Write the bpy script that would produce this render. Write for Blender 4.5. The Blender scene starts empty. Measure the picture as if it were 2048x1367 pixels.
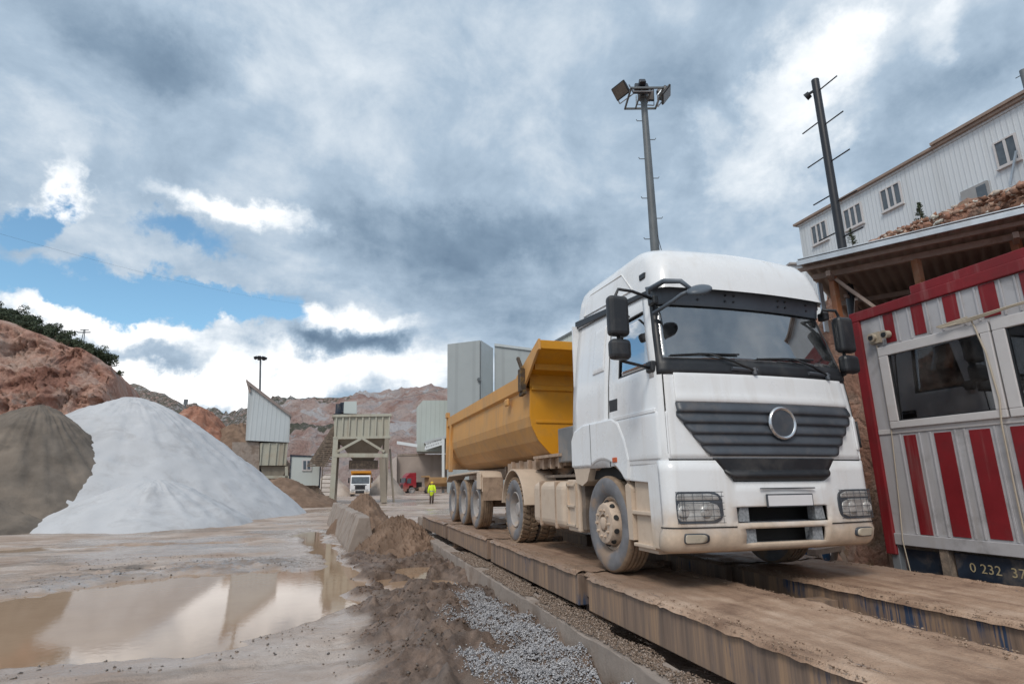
import bpy, math, random
import numpy as np
from mathutils import Vector, Matrix, Euler, Quaternion
R = math.radians
rng = random.Random(7)
SC = bpy.context.scene
COL = SC.collection

# ------------------------------------------------------------------ camera
CAMX, CAMY, CAMZ = -4.243, -6.139, 1.72
YAW, PITCH, ROLL, FPX = R(17.143), R(14.0), -0.009, 1120.0
cd = bpy.data.cameras.new('camera')
cd.sensor_width = 36.0; cd.lens = FPX / 2048 * 36; cd.clip_start = 0.05; cd.clip_end = 5000
cam = bpy.data.objects.new('camera', cd); COL.objects.link(cam)
cam.location = (CAMX, CAMY, CAMZ)
cam.rotation_euler = (Matrix.Rotation(-YAW, 3, 'Z') @ Matrix.Rotation(math.pi/2 + PITCH, 3, 'X') @ Matrix.Rotation(ROLL, 3, 'Z')).to_euler()
SC.camera = cam

# ------------------------------------------------------------------ light and exposure
SUN_EL, SUN_AZ = R(47), R(-142)      # azimuth clockwise from +Y: over the photographer's left shoulder
sd = bpy.data.lights.new('sun', 'SUN'); sd.energy = 1.3; sd.angle = R(16); sd.color = (1.0, .94, .86)
sun = bpy.data.objects.new('sun', sd); COL.objects.link(sun)
_sv = Vector((math.sin(SUN_AZ)*math.cos(SUN_EL), math.cos(SUN_AZ)*math.cos(SUN_EL), math.sin(SUN_EL)))
sun.rotation_euler = _sv.to_track_quat('Z', 'Y').to_euler()
VS = SC.view_settings
SC.display_settings.display_device = 'sRGB'
VS.view_transform = 'Standard'; VS.look = 'None'; VS.exposure = 0.35; VS.gamma = 1.0
SC.cycles.max_bounces = 6; SC.cycles.transparent_max_bounces = 8
SC.cycles.use_adaptive_sampling = True
try: SC.cycles.use_denoising = True
except Exception: pass

# ------------------------------------------------------------------ sight lines: a point d metres out along a bearing
def direction(u, v):
    a2 = (u-1024)/FPX; u2 = -(v-683.5)/FPX
    a = a2*math.cos(ROLL) - u2*math.sin(ROLL); b = a2*math.sin(ROLL) + u2*math.cos(ROLL)
    c, s = math.cos(PITCH), math.sin(PITCH)
    x, y, z = a, c - s*b, s + c*b
    return Vector((x*math.cos(YAW) + y*math.sin(YAW), -x*math.sin(YAW) + y*math.cos(YAW), z)), y
def at(u, v, d):
    q, y = direction(u, v); q = q * (d/y)
    return Vector((CAMX + q.x, CAMY + q.y, CAMZ + q.z))
def floor_at(u, v, z=0.0):
    q, y = direction(u, v); q = q * ((z-CAMZ)/q.z)
    return Vector((CAMX + q.x, CAMY + q.y, z))

# ------------------------------------------------------------------ sky: Nishita blue behind broken cloud, all by direction
W = bpy.data.worlds.new('World'); SC.world = W; W.use_nodes = True
def ND(nt, t, ins=None, **props):
    n = nt.nodes.new(t)
    for k, v in props.items(): setattr(n, k, v)
    for k, v in (ins or {}).items():
        s = n.inputs[k]
        if hasattr(v, 'is_output') or isinstance(v, bpy.types.NodeSocket): nt.links.new(v, s)
        else: s.default_value = v
    return n
def MATH(nt, op, a, b=None, c=None, clamp=False):
    n = nt.nodes.new('ShaderNodeMath'); n.operation = op; n.use_clamp = clamp
    for i, v in enumerate((a, b, c)):
        if v is None: continue
        if isinstance(v, bpy.types.NodeSocket): nt.links.new(v, n.inputs[i])
        else: n.inputs[i].default_value = v
    return n.outputs[0]
def MIXC(nt, fac, a, b, mode='MIX'):
    n = nt.nodes.new('ShaderNodeMix'); n.data_type = 'RGBA'; n.blend_type = mode
    for s, v in ((n.inputs[0], fac), (n.inputs[6], a), (n.inputs[7], b)):
        if isinstance(v, bpy.types.NodeSocket): nt.links.new(v, s)
        else: s.default_value = v if not isinstance(v, tuple) or len(v) == 4 else (*v, 1)
    return n.outputs[2]
def SMOOTH(nt, v, lo, hi, a=0.0, b=1.0):
    n = nt.nodes.new('ShaderNodeMapRange'); n.interpolation_type = 'SMOOTHSTEP'
    nt.links.new(v, n.inputs[0])
    n.inputs[1].default_value, n.inputs[2].default_value, n.inputs[3].default_value, n.inputs[4].default_value = lo, hi, a, b
    return n.outputs[0]
def RAMP(nt, fac, stops, interp='LINEAR'):
    n = nt.nodes.new('ShaderNodeValToRGB'); n.color_ramp.interpolation = interp
    e = n.color_ramp.elements
    while len(e) > 1: e.remove(e[-1])
    e[0].position = stops[0][0]; e[0].color = (*stops[0][1], 1)
    for p, c in stops[1:]:
        k = e.new(p); k.color = (*c, 1)
    nt.links.new(fac, n.inputs[0])
    return n.outputs[0]
def NOISE(nt, vec, scale, detail=5, rough=.55, dist=0.0):
    n = ND(nt, 'ShaderNodeTexNoise', {'Vector': vec, 'Scale': scale, 'Detail': detail, 'Roughness': rough, 'Distortion': dist})
    return n.outputs['Fac']

def build_sky():
    nt = W.node_tree; nt.nodes.clear()
    out = nt.nodes.new('ShaderNodeOutputWorld'); bg = nt.nodes.new('ShaderNodeBackground')
    nt.links.new(bg.outputs[0], out.inputs[0])
    sky = nt.nodes.new('ShaderNodeTexSky'); sky.sky_type = 'NISHITA'; sky.sun_disc = False
    sky.sun_elevation = SUN_EL; sky.sun_rotation = SUN_AZ; sky.air_density = 1.0; sky.dust_density = .3; sky.ozone_density = 2.5
    tc = nt.nodes.new('ShaderNodeTexCoord'); d = tc.outputs['Generated']
    sep = ND(nt, 'ShaderNodeSeparateXYZ', {0: d}); dx, dy, dz = sep.outputs
    # cloud layer seen in perspective: p = (x, y) / (z + k)
    zz = MATH(nt, 'ADD', MATH(nt, 'MAXIMUM', dz, 0.0), .22)
    px = MATH(nt, 'DIVIDE', dx, zz); py = MATH(nt, 'DIVIDE', dy, zz)
    p = ND(nt, 'ShaderNodeCombineXYZ', {0: px, 1: py, 2: 0.0}).outputs[0]
    n1 = NOISE(nt, p, 1.5, 9, .58, .35)
    n2 = NOISE(nt, p, 4.2, 8, .6, .3)
    n3 = NOISE(nt, d, 5.5, 8, .62, .25)      # billows at one angular size, for the cumulus low down
    # azimuth and elevation in degrees, frayed by noise so that the masses have torn edges
    az = MATH(nt, 'MULTIPLY', MATH(nt, 'ARCTAN2', dx, dy), 180/math.pi)
    el = MATH(nt, 'MULTIPLY', MATH(nt, 'ARCSINE', dz), 180/math.pi)
    wob = ND(nt, 'ShaderNodeTexNoise', {'Vector': d, 'Scale': 4.0, 'Detail': 7, 'Roughness': .62})
    ws = ND(nt, 'ShaderNodeSeparateColor', {0: wob.outputs['Color']})
    azw = MATH(nt, 'ADD', az, MATH(nt, 'MULTIPLY', MATH(nt, 'SUBTRACT', ws.outputs[0], .5), 26))
    elw = MATH(nt, 'ADD', el, MATH(nt, 'MULTIPLY', MATH(nt, 'SUBTRACT', ws.outputs[1], .5), 15))
    def mass(a0, e0, ra, re):
        a = MATH(nt, 'MULTIPLY', MATH(nt, 'SUBTRACT', azw, a0), 1/ra)
        e = MATH(nt, 'MULTIPLY', MATH(nt, 'SUBTRACT', elw, e0), 1/re)
        r = MATH(nt, 'SQRT', MATH(nt, 'ADD', MATH(nt, 'MULTIPLY', a, a), MATH(nt, 'MULTIPLY', e, e)))
        return SMOOTH(nt, r, .25, 1.35, 1.0, 0.0)
    def total(items):
        acc = None
        for a0, e0, ra, re, w in items:
            m = MATH(nt, 'MULTIPLY', mass(a0, e0, ra, re), w)
            acc = m if acc is None else MATH(nt, 'ADD', acc, m)
        return acc
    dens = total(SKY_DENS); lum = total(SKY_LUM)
    base = MATH(nt, 'ADD', MATH(nt, 'ADD', MATH(nt, 'MULTIPLY', n1, .42), MATH(nt, 'MULTIPLY', n3, .36)), MATH(nt, 'MULTIPLY', n2, .22))
    cover = SMOOTH(nt, MATH(nt, 'ADD', base, MATH(nt, 'ADD', dens, .28)), .40, .74)
    # thin cloud at the torn edges lets more light through
    L = MATH(nt, 'ADD', MATH(nt, 'MULTIPLY', MATH(nt, 'SUBTRACT', n1, .5), .44), MATH(nt, 'MULTIPLY', MATH(nt, 'SUBTRACT', n2, .5), .46))
    L = MATH(nt, 'ADD', L, MATH(nt, 'MULTIPLY', MATH(nt, 'SUBTRACT', n3, .5), .55))
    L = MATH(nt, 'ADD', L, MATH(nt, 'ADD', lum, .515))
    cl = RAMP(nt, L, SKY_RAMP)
    K = 10.0                                  # background strength is 0.1
    clb = ND(nt, 'ShaderNodeVectorMath', {0: cl, 1: (K, K, K)}, operation='MULTIPLY').outputs[0]
    blue = MIXC(nt, 1.0, sky.outputs[0], (*SKY_TINT, 1), 'MULTIPLY')
    c = MIXC(nt, cover, blue, clb)
    nt.links.new(c, bg.inputs[0]); bg.inputs[1].default_value = 0.1
    W.cycles.sampling_method = 'MANUAL'; W.cycles.sample_map_resolution = 512
def azel(u, v):
    q, _ = direction(u, v); q.normalize()
    return math.degrees(math.atan2(q.x, q.y)), math.degrees(math.asin(q.z))
def skyblob(u, v, ru, rv, w):
    a, e = azel(u, v); a1, e1 = azel(u+ru, v); a2, e2 = azel(u, v-rv)
    return (a, e, abs(a1-a), abs(e2-e), w)
SKY_TINT = (1.15, 1.38, 1.30)
SKY_RAMP = [(0.0, (.10, .155, .23)), (.25, (.19, .265, .355)), (.48, (.34, .43, .53)), (.68, (.58, .64, .70)), (.86, (.86, .88, .90)), (1.0, (1.05, 1.05, 1.05))]
SKY_DENS = [skyblob(*q) for q in (
    (150, 540, 310, 52, -.47), (10, 405, 80, 55, -.5), (400, 480, 150, 35, -.35), (330, 590, 330, 40, -.4), (540, 610, 110, 45, -.3), (-500, 560, 520, 200, -.4),
    (620, 590, 80, 22, -.2), (480, 560, 60, 16, .12), (60, 640, 200, 40, .35), (300, 700, 300, 60, .3), (350, 525, 90, 12, .2),
    (1200, 250, 900, 260, .3), (400, 250, 450, 140, .3), (1000, 560, 400, 120, .3), (300, 420, 200, 40, .15))]
SKY_LUM = [skyblob(*q) for q in (
    (500, 428, 160, 32, .42), (40, 345, 60, 60, .34), (280, 640, 250, 42, .42), (60, 590, 130, 40, .25), (700, 640, 100, 40, .45), (560, 745, 450, 60, .42), (330, 760, 300, 50, .3),
    (1640, 70, 130, 90, .30), (1560, 210, 120, 100, .28), (1480, 340, 110, 90, .22), (1860, 60, 110, 70, .16), (1390, 260, 60, 60, .16), (60, 250, 130, 60, .12), (650, 110, 220, 110, .05),
    (230, 90, 230, 100, -.2), (440, 130, 110, 80, -.12), (960, 470, 330, 75, -.30), (880, 545, 190, 34, -.1), (330, 690, 150, 30, -.38), (690, 690, 110, 40, -.42),
    (1150, 590, 350, 60, -.17), (1900, 160, 180, 80, -.14), (1740, 280, 150, 90, -.12), (1330, 120, 150, 130, -.08), (960, 330, 180, 110, -.05))]
SKY_LUM += [(-163, 55, 75, 45, .38)]           # added bright cloud, unseen behind the camera, to throw more light on the yard
build_sky()
# ------------------------------------------------------------------ mesh helpers
class MB:
    def __init__(s): s.v, s.f, s.m = [], [], []
    def add(s, vs, fs, m=0):
        o = len(s.v); s.v += [tuple(q) for q in vs]; s.f += [tuple(o+i for i in f) for f in fs]; s.m += [m]*len(fs); return s
    def box(s, x0, x1, y0, y1, z0, z1, m=0):
        return s.add([(x0,y0,z0),(x1,y0,z0),(x1,y1,z0),(x0,y1,z0),(x0,y0,z1),(x1,y0,z1),(x1,y1,z1),(x0,y1,z1)],
                     [(3,2,1,0),(4,5,6,7),(0,1,5,4),(1,2,6,5),(2,3,7,6),(3,0,4,7)], m)
    def obox(s, c, size, rot=None, m=0):
        b = MB().box(-size[0]/2, size[0]/2, -size[1]/2, size[1]/2, -size[2]/2, size[2]/2)
        M3 = rot.to_matrix() if isinstance(rot, (Euler, Quaternion)) else (rot or Matrix.Identity(3))
        return s.add([M3 @ Vector(q) + Vector(c) for q in b.v], b.f, m)
    def bar(s, a, b, w, h=None, m=0):
        a, b = Vector(a), Vector(b); d = b-a; q = d.to_track_quat('Y', 'Z')
        return s.obox((a+b)/2, (w, d.length, h or w), q, m)
    def cyl(s, a, b, r0, r1=None, n=12, m=0, caps=True):
        a, b = Vector(a), Vector(b); r1 = r0 if r1 is None else r1
        q = (b-a).to_track_quat('Z', 'Y'); vs = []
        for p, r in ((a, r0), (b, r1)):
            for i in range(n):
                t = 2*math.pi*i/n; vs.append(p + q @ Vector((r*math.cos(t), r*math.sin(t), 0)))
        fs = [(i, (i+1) % n, n+(i+1) % n, n+i) for i in range(n)]
        if caps: fs += [tuple(range(n))[::-1], tuple(range(n, 2*n))]
        return s.add(vs, fs, m)
    def tube(s, pts, r, n=8, m=0):
        pts = [Vector(p) for p in pts]; vs, fs = [], []; N = len(pts); up = None
        for i, p in enumerate(pts):
            d = (pts[min(i+1, N-1)] - pts[max(i-1, 0)]).normalized()
            if up is None:
                up = Vector((0,0,1)) if abs(d.z) < .9 else Vector((1,0,0))
            sdv = d.cross(up).normalized(); up = sdv.cross(d).normalized()
            rr = r[i] if isinstance(r, (list, tuple)) else r
            for k in range(n):
                t = 2*math.pi*k/n; vs.append(p + sdv*rr*math.cos(t) + up*rr*math.sin(t))
        for i in range(N-1):
            for k in range(n): fs.append((i*n+k, i*n+(k+1) % n, (i+1)*n+(k+1) % n, (i+1)*n+k))
        fs += [tuple(range(n))[::-1], tuple(range((N-1)*n, N*n))]
        return s.add(vs, fs, m)
    def lathe(s, prof, c=(0,0,0), axis='X', n=40, m=0, flip=False):
        c = Vector(c); vs, fs = [], []
        for r, h in prof:
            for i in range(n):
                t = 2*math.pi*i/n; a, b = r*math.cos(t), r*math.sin(t)
                vs.append(c + (Vector((h, a, b)) if axis == 'X' else Vector((a, h, b)) if axis == 'Y' else Vector((a, b, h))))
        for j in range(len(prof)-1):
            for i in range(n):
                f = (j*n+i, j*n+(i+1) % n, (j+1)*n+(i+1) % n, (j+1)*n+i)
                fs.append(f[::-1] if flip else f)
        return s.add(vs, fs, m)
    def prism(s, poly, axis, a0, a1, m=0):
        n = len(poly)
        def P(q, a): return (a, q[0], q[1]) if axis == 'X' else (q[0], a, q[1]) if axis == 'Y' else (q[0], q[1], a)
        vs = [P(q, a0) for q in poly] + [P(q, a1) for q in poly]
        fs = [tuple(range(n))[::-1], tuple(range(n, 2*n))] + [(i, (i+1) % n, n+(i+1) % n, n+i) for i in range(n)]
        return s.add(vs, fs, m)
    def patch(s, fn, us, vs_, skip=None, m=0):
        V = [fn(u, v) for v in vs_ for u in us]; nu = len(us); F = []
        for j in range(len(vs_)-1):
            for i in range(nu-1):
                if skip and skip((us[i]+us[i+1])/2, (vs_[j]+vs_[j+1])/2): continue
                F.append((j*nu+i, j*nu+i+1, (j+1)*nu+i+1, (j+1)*nu+i))
        return s.add(V, F, m)
    def ball(s, c, r, n=12, m=0):
        r = r if isinstance(r, (tuple, list)) else (r, r, r); vs, fs = [], []; k = n//2
        for j in range(k+1):
            ph = math.pi*j/k
            for i in range(n):
                t = 2*math.pi*i/n
                vs.append((c[0]+r[0]*math.sin(ph)*math.cos(t), c[1]+r[1]*math.sin(ph)*math.sin(t), c[2]+r[2]*math.cos(ph)))
        for j in range(k):
            for i in range(n): fs.append((j*n+i, (j+1)*n+i, (j+1)*n+(i+1) % n, j*n+(i+1) % n))
        return s.add(vs, fs, m)
    def merge(s, o, M4=None, m=None):
        return s.add([(M4 @ Vector(q)) if M4 else q for q in o.v], o.f, 0) if m is None else s.add([(M4 @ Vector(q)) if M4 else q for q in o.v], o.f, m)
    def mirror(s):
        n = MB(); n.v = [(-x, y, z) for x, y, z in s.v]; n.f = [tuple(reversed(f)) for f in s.f]; n.m = list(s.m); return n
    def build(s, name, mats, parent=None, smooth=None, bevel=0, seg=2, thick=0, tidy=False, loc=None):
        me = bpy.data.meshes.new(name); me.from_pydata(s.v, [], s.f)
        mats = mats if isinstance(mats, (list, tuple)) else [mats]
        for q in mats: me.materials.append(q)
        if len(mats) > 1: me.polygons.foreach_set('material_index', s.m)
        if tidy:
            import bmesh
            b = bmesh.new(); b.from_mesh(me); bmesh.ops.remove_doubles(b, verts=b.verts, dist=1e-4)
            bmesh.ops.dissolve_degenerate(b, edges=b.edges, dist=1e-5); bmesh.ops.recalc_face_normals(b, faces=b.faces); b.to_mesh(me); b.free()
        if smooth:
            me.shade_smooth()
            if smooth is not True: me.set_sharp_from_angle(angle=R(smooth))
        me.update()
        o = bpy.data.objects.new(name, me); COL.objects.link(o)
        if parent: o.parent = parent
        if loc: o.location = loc
        if thick:
            q = o.modifiers.new('thickness', 'SOLIDIFY'); q.thickness = thick; q.offset = -1
        if bevel:
            q = o.modifiers.new('edges', 'BEVEL'); q.width = bevel; q.segments = seg; q.limit_method = 'ANGLE'; q.angle_limit = R(35)
        return o
def thing(name, label, cat, loc=(0,0,0), rz=0, group=None, rot=None):
    o = bpy.data.objects.new(name, None); COL.objects.link(o); o.empty_display_size = .2
    o.location = loc; o.rotation_euler = rot or (0, 0, rz); o['label'] = label; o['category'] = cat
    if group: o['group'] = group
    return o
def tag(o, label=None, cat=None, group=None, kind=None):
    for k, v in (('label', label), ('category', cat), ('group', group), ('kind', kind)):
        if v: o[k] = v
    return o
def copy_tree(o, parent=None):
    c = o.copy(); COL.objects.link(c)
    if parent: c.parent = parent
    for ch in list(o.children): copy_tree(ch, c)
    return c
def grid_obj(name, X, Y, Z, mat, attrs=None, smooth=True, parent=None, flip=False):
    ny, nx = X.shape
    co = np.stack([X, Y, Z], -1).reshape(-1, 3).astype(np.float32)
    i = np.arange((ny-1)*(nx-1)); r, c = i//(nx-1), i % (nx-1); a = r*nx + c
    f = np.stack([a, a+1, a+nx+1, a+nx], -1)
    if flip: f = f[:, ::-1]
    me = bpy.data.meshes.new(name)
    me.vertices.add(len(co)); me.vertices.foreach_set('co', co.ravel())
    me.loops.add(f.size); me.loops.foreach_set('vertex_index', f.ravel().astype(np.int32))
    me.polygons.add(len(f)); me.polygons.foreach_set('loop_start', (np.arange(len(f))*4).astype(np.int32))
    me.update(calc_edges=True)
    for k, val in (attrs or {}).items():
        at_ = me.attributes.new(k, 'FLOAT', 'POINT'); at_.data.foreach_set('value', np.asarray(val, np.float32).ravel())
    me.materials.append(mat)
    if smooth: me.shade_smooth()
    o = bpy.data.objects.new(name, me); COL.objects.link(o)
    if parent: o.parent = parent
    return o
def raw_obj(name, V, F, mat, attrs=None, smooth=False):
    me = bpy.data.meshes.new(name); V = np.asarray(V, np.float32); F = np.asarray(F, np.int32); k = F.shape[1]
    me.vertices.add(len(V)); me.vertices.foreach_set('co', V.ravel())
    me.loops.add(F.size); me.loops.foreach_set('vertex_index', F.ravel())
    me.polygons.add(len(F)); me.polygons.foreach_set('loop_start', (np.arange(len(F))*k).astype(np.int32))
    me.update(calc_edges=True)
    for n, val in (attrs or {}).items():
        at_ = me.attributes.new(n, 'FLOAT', 'POINT'); at_.data.foreach_set('value', np.asarray(val, np.float32).ravel())
    me.materials.append(mat)
    if smooth: me.shade_smooth()
    o = bpy.data.objects.new(name, me); COL.objects.link(o)
    return o
# value noise with numpy
_T = np.random.RandomState(3).rand(256, 256)
def vnoise(x, y):
    x = np.asarray(x, float); y = np.asarray(y, float)
    xi, yi = np.floor(x).astype(int), np.floor(y).astype(int); fx, fy = x-xi, y-yi
    fx = fx*fx*fx*(fx*(fx*6-15)+10); fy = fy*fy*fy*(fy*(fy*6-15)+10)
    g = lambda a, b: _T[a & 255, b & 255]
    return (g(xi,yi)*(1-fx)+g(xi+1,yi)*fx)*(1-fy) + (g(xi,yi+1)*(1-fx)+g(xi+1,yi+1)*fx)*fy
def fbm(x, y, o=5, g=.5, ridged=False):
    s = 0; a = 1; t = 0
    for k in range(o):
        n = vnoise(np.asarray(x)*2**k + 17.3*k, np.asarray(y)*2**k + 9.1*k)
        if ridged: n = 1-abs(2*n-1)
        s = s + a*n; t += a; a *= g
    return s/t
def sstep(a, b, x):
    t = np.clip((x-a)/(b-a), 0, 1); return t*t*(3-2*t)
def polysd(x, y, P):
    """signed distance to a polygon, positive inside"""
    P = np.asarray(P, float); d = np.full(np.shape(x), 1e9); ins = np.zeros(np.shape(x), bool)
    for i in range(len(P)):
        a, b = P[i], P[(i+1) % len(P)]; e = b-a
        t = np.clip(((x-a[0])*e[0] + (y-a[1])*e[1])/(e@e), 0, 1)
        d = np.minimum(d, np.hypot(x-a[0]-t*e[0], y-a[1]-t*e[1]))
        c = (a[1] > y) != (b[1] > y)
        with np.errstate(divide='ignore', invalid='ignore'):
            ins ^= c & (x < (b[0]-a[0])*(y-a[1])/(b[1]-a[1]+1e-12) + a[0])
    return np.where(ins, d, -d)

# ------------------------------------------------------------------ materials
MUD = (.33, .235, .165)
def mat(name, col, rough=.55, metal=0.0, var=.12, scale=3.0, bump=.08, bscale=None, coat=0.0, mud=None, stain=None, streak=None, spec=.5):
    """mud: (z_low, z_high, colour, amount) splashed from below; stain: (colour, amount, scale) blotches; streak: (colour, amount, scale) runs down vertical faces"""
    m = bpy.data.materials.new(name); m.use_nodes = True; nt = m.node_tree; b = nt.nodes['Principled BSDF']
    tc = nt.nodes.new('ShaderNodeTexCoord'); P = tc.outputs['Object']
    n = NOISE(nt, P, scale, 7, .6)
    lo = tuple(c*(1-var) for c in col); hi = tuple(min(1, c*(1+var)) for c in col)
    c = RAMP(nt, n, [(.3, lo), (.7, hi)])
    rg = MATH(nt, 'ADD', MATH(nt, 'MULTIPLY', MATH(nt, 'SUBTRACT', n, .5), .25), rough)
    if stain:
        f = MATH(nt, 'MULTIPLY', SMOOTH(nt, NOISE(nt, P, stain[2], 8, .65, .4), .48, .68), stain[1]); c = MIXC(nt, f, c, stain[0])
        rg = MATH(nt, 'ADD', rg, MATH(nt, 'MULTIPLY', f, .2))
    if streak:
        mp = ND(nt, 'ShaderNodeMapping', {'Vector': P, 'Scale': (1, 1, .06)})
        f = MATH(nt, 'MULTIPLY', SMOOTH(nt, NOISE(nt, mp.outputs[0], streak[2], 6, .6), .5, .68), streak[1]); c = MIXC(nt, f, c, streak[0])
    if mud:
        z = ND(nt, 'ShaderNodeSeparateXYZ', {0: P}).outputs[2]
        z = MATH(nt, 'ADD', z, MATH(nt, 'MULTIPLY', MATH(nt, 'SUBTRACT', NOISE(nt, P, 4.0, 8, .65), .5), (mud[1]-mud[0])*.9))
        f = MATH(nt, 'MULTIPLY', SMOOTH(nt, z, mud[0], mud[1], 1.0, 0.0), mud[3])
        mc = RAMP(nt, NOISE(nt, P, 9.0, 6, .6), [(.3, tuple(q*.8 for q in mud[2])), (.7, tuple(q*1.15 for q in mud[2]))])
        c = MIXC(nt, f, c, mc); rg = MATH(nt, 'ADD', rg, MATH(nt, 'MULTIPLY', f, MATH(nt, 'SUBTRACT', .85, rough)))
    nt.links.new(c, b.inputs['Base Color']); nt.links.new(rg, b.inputs['Roughness'])
    b.inputs['Metallic'].default_value = metal; b.inputs['Specular IOR Level'].default_value = spec
    if coat: b.inputs['Coat Weight'].default_value = coat; b.inputs['Coat Roughness'].default_value = .08
    if bump:
        h = NOISE(nt, P, bscale or scale*8, 6, .65)
        bp = ND(nt, 'ShaderNodeBump', {'Height': h, 'Strength': bump, 'Distance': .02}); nt.links.new(bp.outputs[0], b.inputs['Normal'])
    return m
def glass_mat(name, tint, refl, dust=.05, dcol=(.5, .45, .4)):
    m = bpy.data.materials.new(name); m.use_nodes = True; nt = m.node_tree; nt.nodes.clear()
    out = nt.nodes.new('ShaderNodeOutputMaterial')
    tr = ND(nt, 'ShaderNodeBsdfTransparent', {0: (*tint, 1)}); gl = ND(nt, 'ShaderNodeBsdfGlossy', {0: (.95, .97, 1, 1), 1: .015})
    fr = ND(nt, 'ShaderNodeLayerWeight', {0: .5}).outputs['Fresnel']
    f = MATH(nt, 'ADD', MATH(nt, 'MULTIPLY', fr, .9), refl, clamp=True)
    mx = ND(nt, 'ShaderNodeMixShader', {0: f, 1: tr.outputs[0], 2: gl.outputs[0]})
    df = ND(nt, 'ShaderNodeBsdfDiffuse', {0: (*dcol, 1)})
    tc = nt.nodes.new('ShaderNodeTexCoord')
    dn = MATH(nt, 'MULTIPLY', SMOOTH(nt, NOISE(nt, tc.outputs['Object'], 2.5, 8, .7), .35, .75), dust*2)
    mx2 = ND(nt, 'ShaderNodeMixShader', {0: dn, 1: mx.outputs[0], 2: df.outputs[0]})
    nt.links.new(mx2.outputs[0], out.inputs[0]); return m
WHITE = mat('white lorry paint', (.78, .795, .81), .28, streak=((.60, .57, .53), .30, 6), var=.025, scale=2, bump=.0, coat=.35, mud=(.42, .92, (.55, .43, .32), .95), stain=((.62, .58, .53), .22, 1.6))
WHITE_UP = WHITE
BLACKP = mat('black plastic', (.016, .018, .022), .45, var=.25, bump=.04, stain=((.12, .11, .10), .25, 3))
GRILLE = mat('dark grey grille plastic', (.060, .070, .085), .42, var=.25, bump=.03, stain=((.16, .14, .13), .35, 4))
RUBBERTRIM = mat('blue grey visor plastic', (.085, .105, .13), .42, var=.2, bump=.03)
DARK = mat('underside black', (.018, .017, .016), .8, var=.3)
MUDDY = mat('mud caked steel', (.39, .285, .21), .85, var=.22, scale=5, bump=.35, stain=((.22, .16, .115), .6, 6))
MUDDY_D = mat('dark mud caked steel', (.17, .135, .108), .85, var=.3, scale=5, bump=.4, stain=((.36, .27, .2), .6, 5))
TANPAINT = mat('mud filmed white panel', (.57, .46, .36), .6, var=.1, scale=3, bump=.08, stain=((.45, .34, .25), .5, 3))
TYRE_S = mat('tyre rubber', (.17, .17, .18), .75, var=.25, scale=6, bump=.25, stain=((.31, .22, .155), .85, 2.6))
TREAD = mat('muddy tyre tread', (.26, .185, .125), .85, var=.25, scale=8, bump=.4, stain=((.10, .085, .075), .5, 6))
RIMM = mat('mud filmed rim', (.52, .41, .32), .7, var=.15, scale=6, bump=.2, stain=((.3, .23, .18), .5, 7))
RIMG = mat('grey dusty rim', (.33, .31, .30), .65, var=.2, scale=6, bump=.2, stain=((.42, .32, .24), .6, 5))
WSGLASS = glass_mat('windscreen glass', (.74, .84, .83), .17, .045, (.5, .5, .5))
SIDEGLASS = glass_mat('side glass', (.55, .62, .64), .48, .02)
DGLASS = glass_mat('office glass', (.42, .42, .42), .03, .06, (.35, .32, .3))
FARGLASS = mat('dark window glass', (.09, .11, .13), .10, var=.3, bump=0)
YELLOW = mat('yellow tipper paint', (.62, .275, .012), .45, var=.1, scale=1.5, bump=.05, stain=((.42, .22, .05), .45, 3))
YDUST = mat('dusty yellow tipper paint', (.57, .295, .085), .6, var=.1, scale=1.2, bump=.08, mud=(.6, 2.4, (.40, .265, .165), .9), stain=((.45, .29, .15), .5, 1.3), streak=((.36, .22, .12), .35, 5))
RED = mat('red office paint', (.20, .012, .017), .55, var=.18, scale=2, bump=.06, stain=((.13, .022, .024), .5, 2.2), streak=((.36, .24, .225), .25, 7), spec=.35)
KWHITE = mat('grimy white office panel', (.43, .425, .44), .45, var=.06, scale=2, bump=.04, stain=((.17, .16, .155), .75, 1.1), streak=((.36, .33, .31), .35, 7))
KFRAME = mat('white window frame', (.56, .54, .535), .4, var=.05, bump=.03, stain=((.45, .4, .38), .4, 3))
CONC = mat('muddy concrete', (.30, .25, .215), .85, var=.18, scale=3, bump=.4, bscale=20, stain=((.17, .125, .095), .75, 1.8), streak=((.26, .2, .16), .5, 4))
CLAD = mat('grey cladding', (.44, .48, .49), .5, var=.05, scale=.3, bump=.0, stain=((.36, .38, .38), .5, .25), streak=((.35, .35, .33), .25, 1.2))
CLADB = mat('pale cladding', (.50, .545, .53), .5, var=.05, scale=.3, bump=.0, streak=((.42, .43, .40), .3, 1.2))
CLADW = mat('off white cladding', (.66, .70, .72), .5, var=.04, scale=.4, bump=.0, streak=((.5, .51, .5), .25, 2))
BEIGE = mat('beige hopper steel', (.42, .41, .34), .6, var=.1, scale=.8, bump=.1, streak=((.27, .2, .14), .5, 2.0), stain=((.35, .28, .2), .5, .8))
BEIGED = mat('dusty hopper cone', (.27, .235, .19), .75, var=.15, scale=.8, bump=.1, streak=((.2, .16, .12), .5, 2.0))
RUSTB = mat('rust brown steel', (.27, .105, .045), .6, var=.2, scale=3, bump=.1, stain=((.35, .24, .17), .55, 3))
TIMBER = mat('weathered grey brown timber', (.33, .26, .22), .8, var=.2, scale=4, bump=.3, stain=((.2, .13, .09), .5, 4))
GALV = mat('galvanised steel', (.42, .46, .50), .38, metal=.55, var=.15, scale=3, bump=.05, stain=((.3, .31, .32), .5, 2))
CORR = mat('dull corrugated sheet', (.30, .255, .22), .6, var=.2, scale=2, bump=.08)
MAST = mat('grey painted mast steel', (.115, .13, .14), .5, var=.15, scale=3, bump=.05)
BLACKST = mat('black painted steel', (.014, .016, .022), .4, var=.2, bump=.05)
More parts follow.
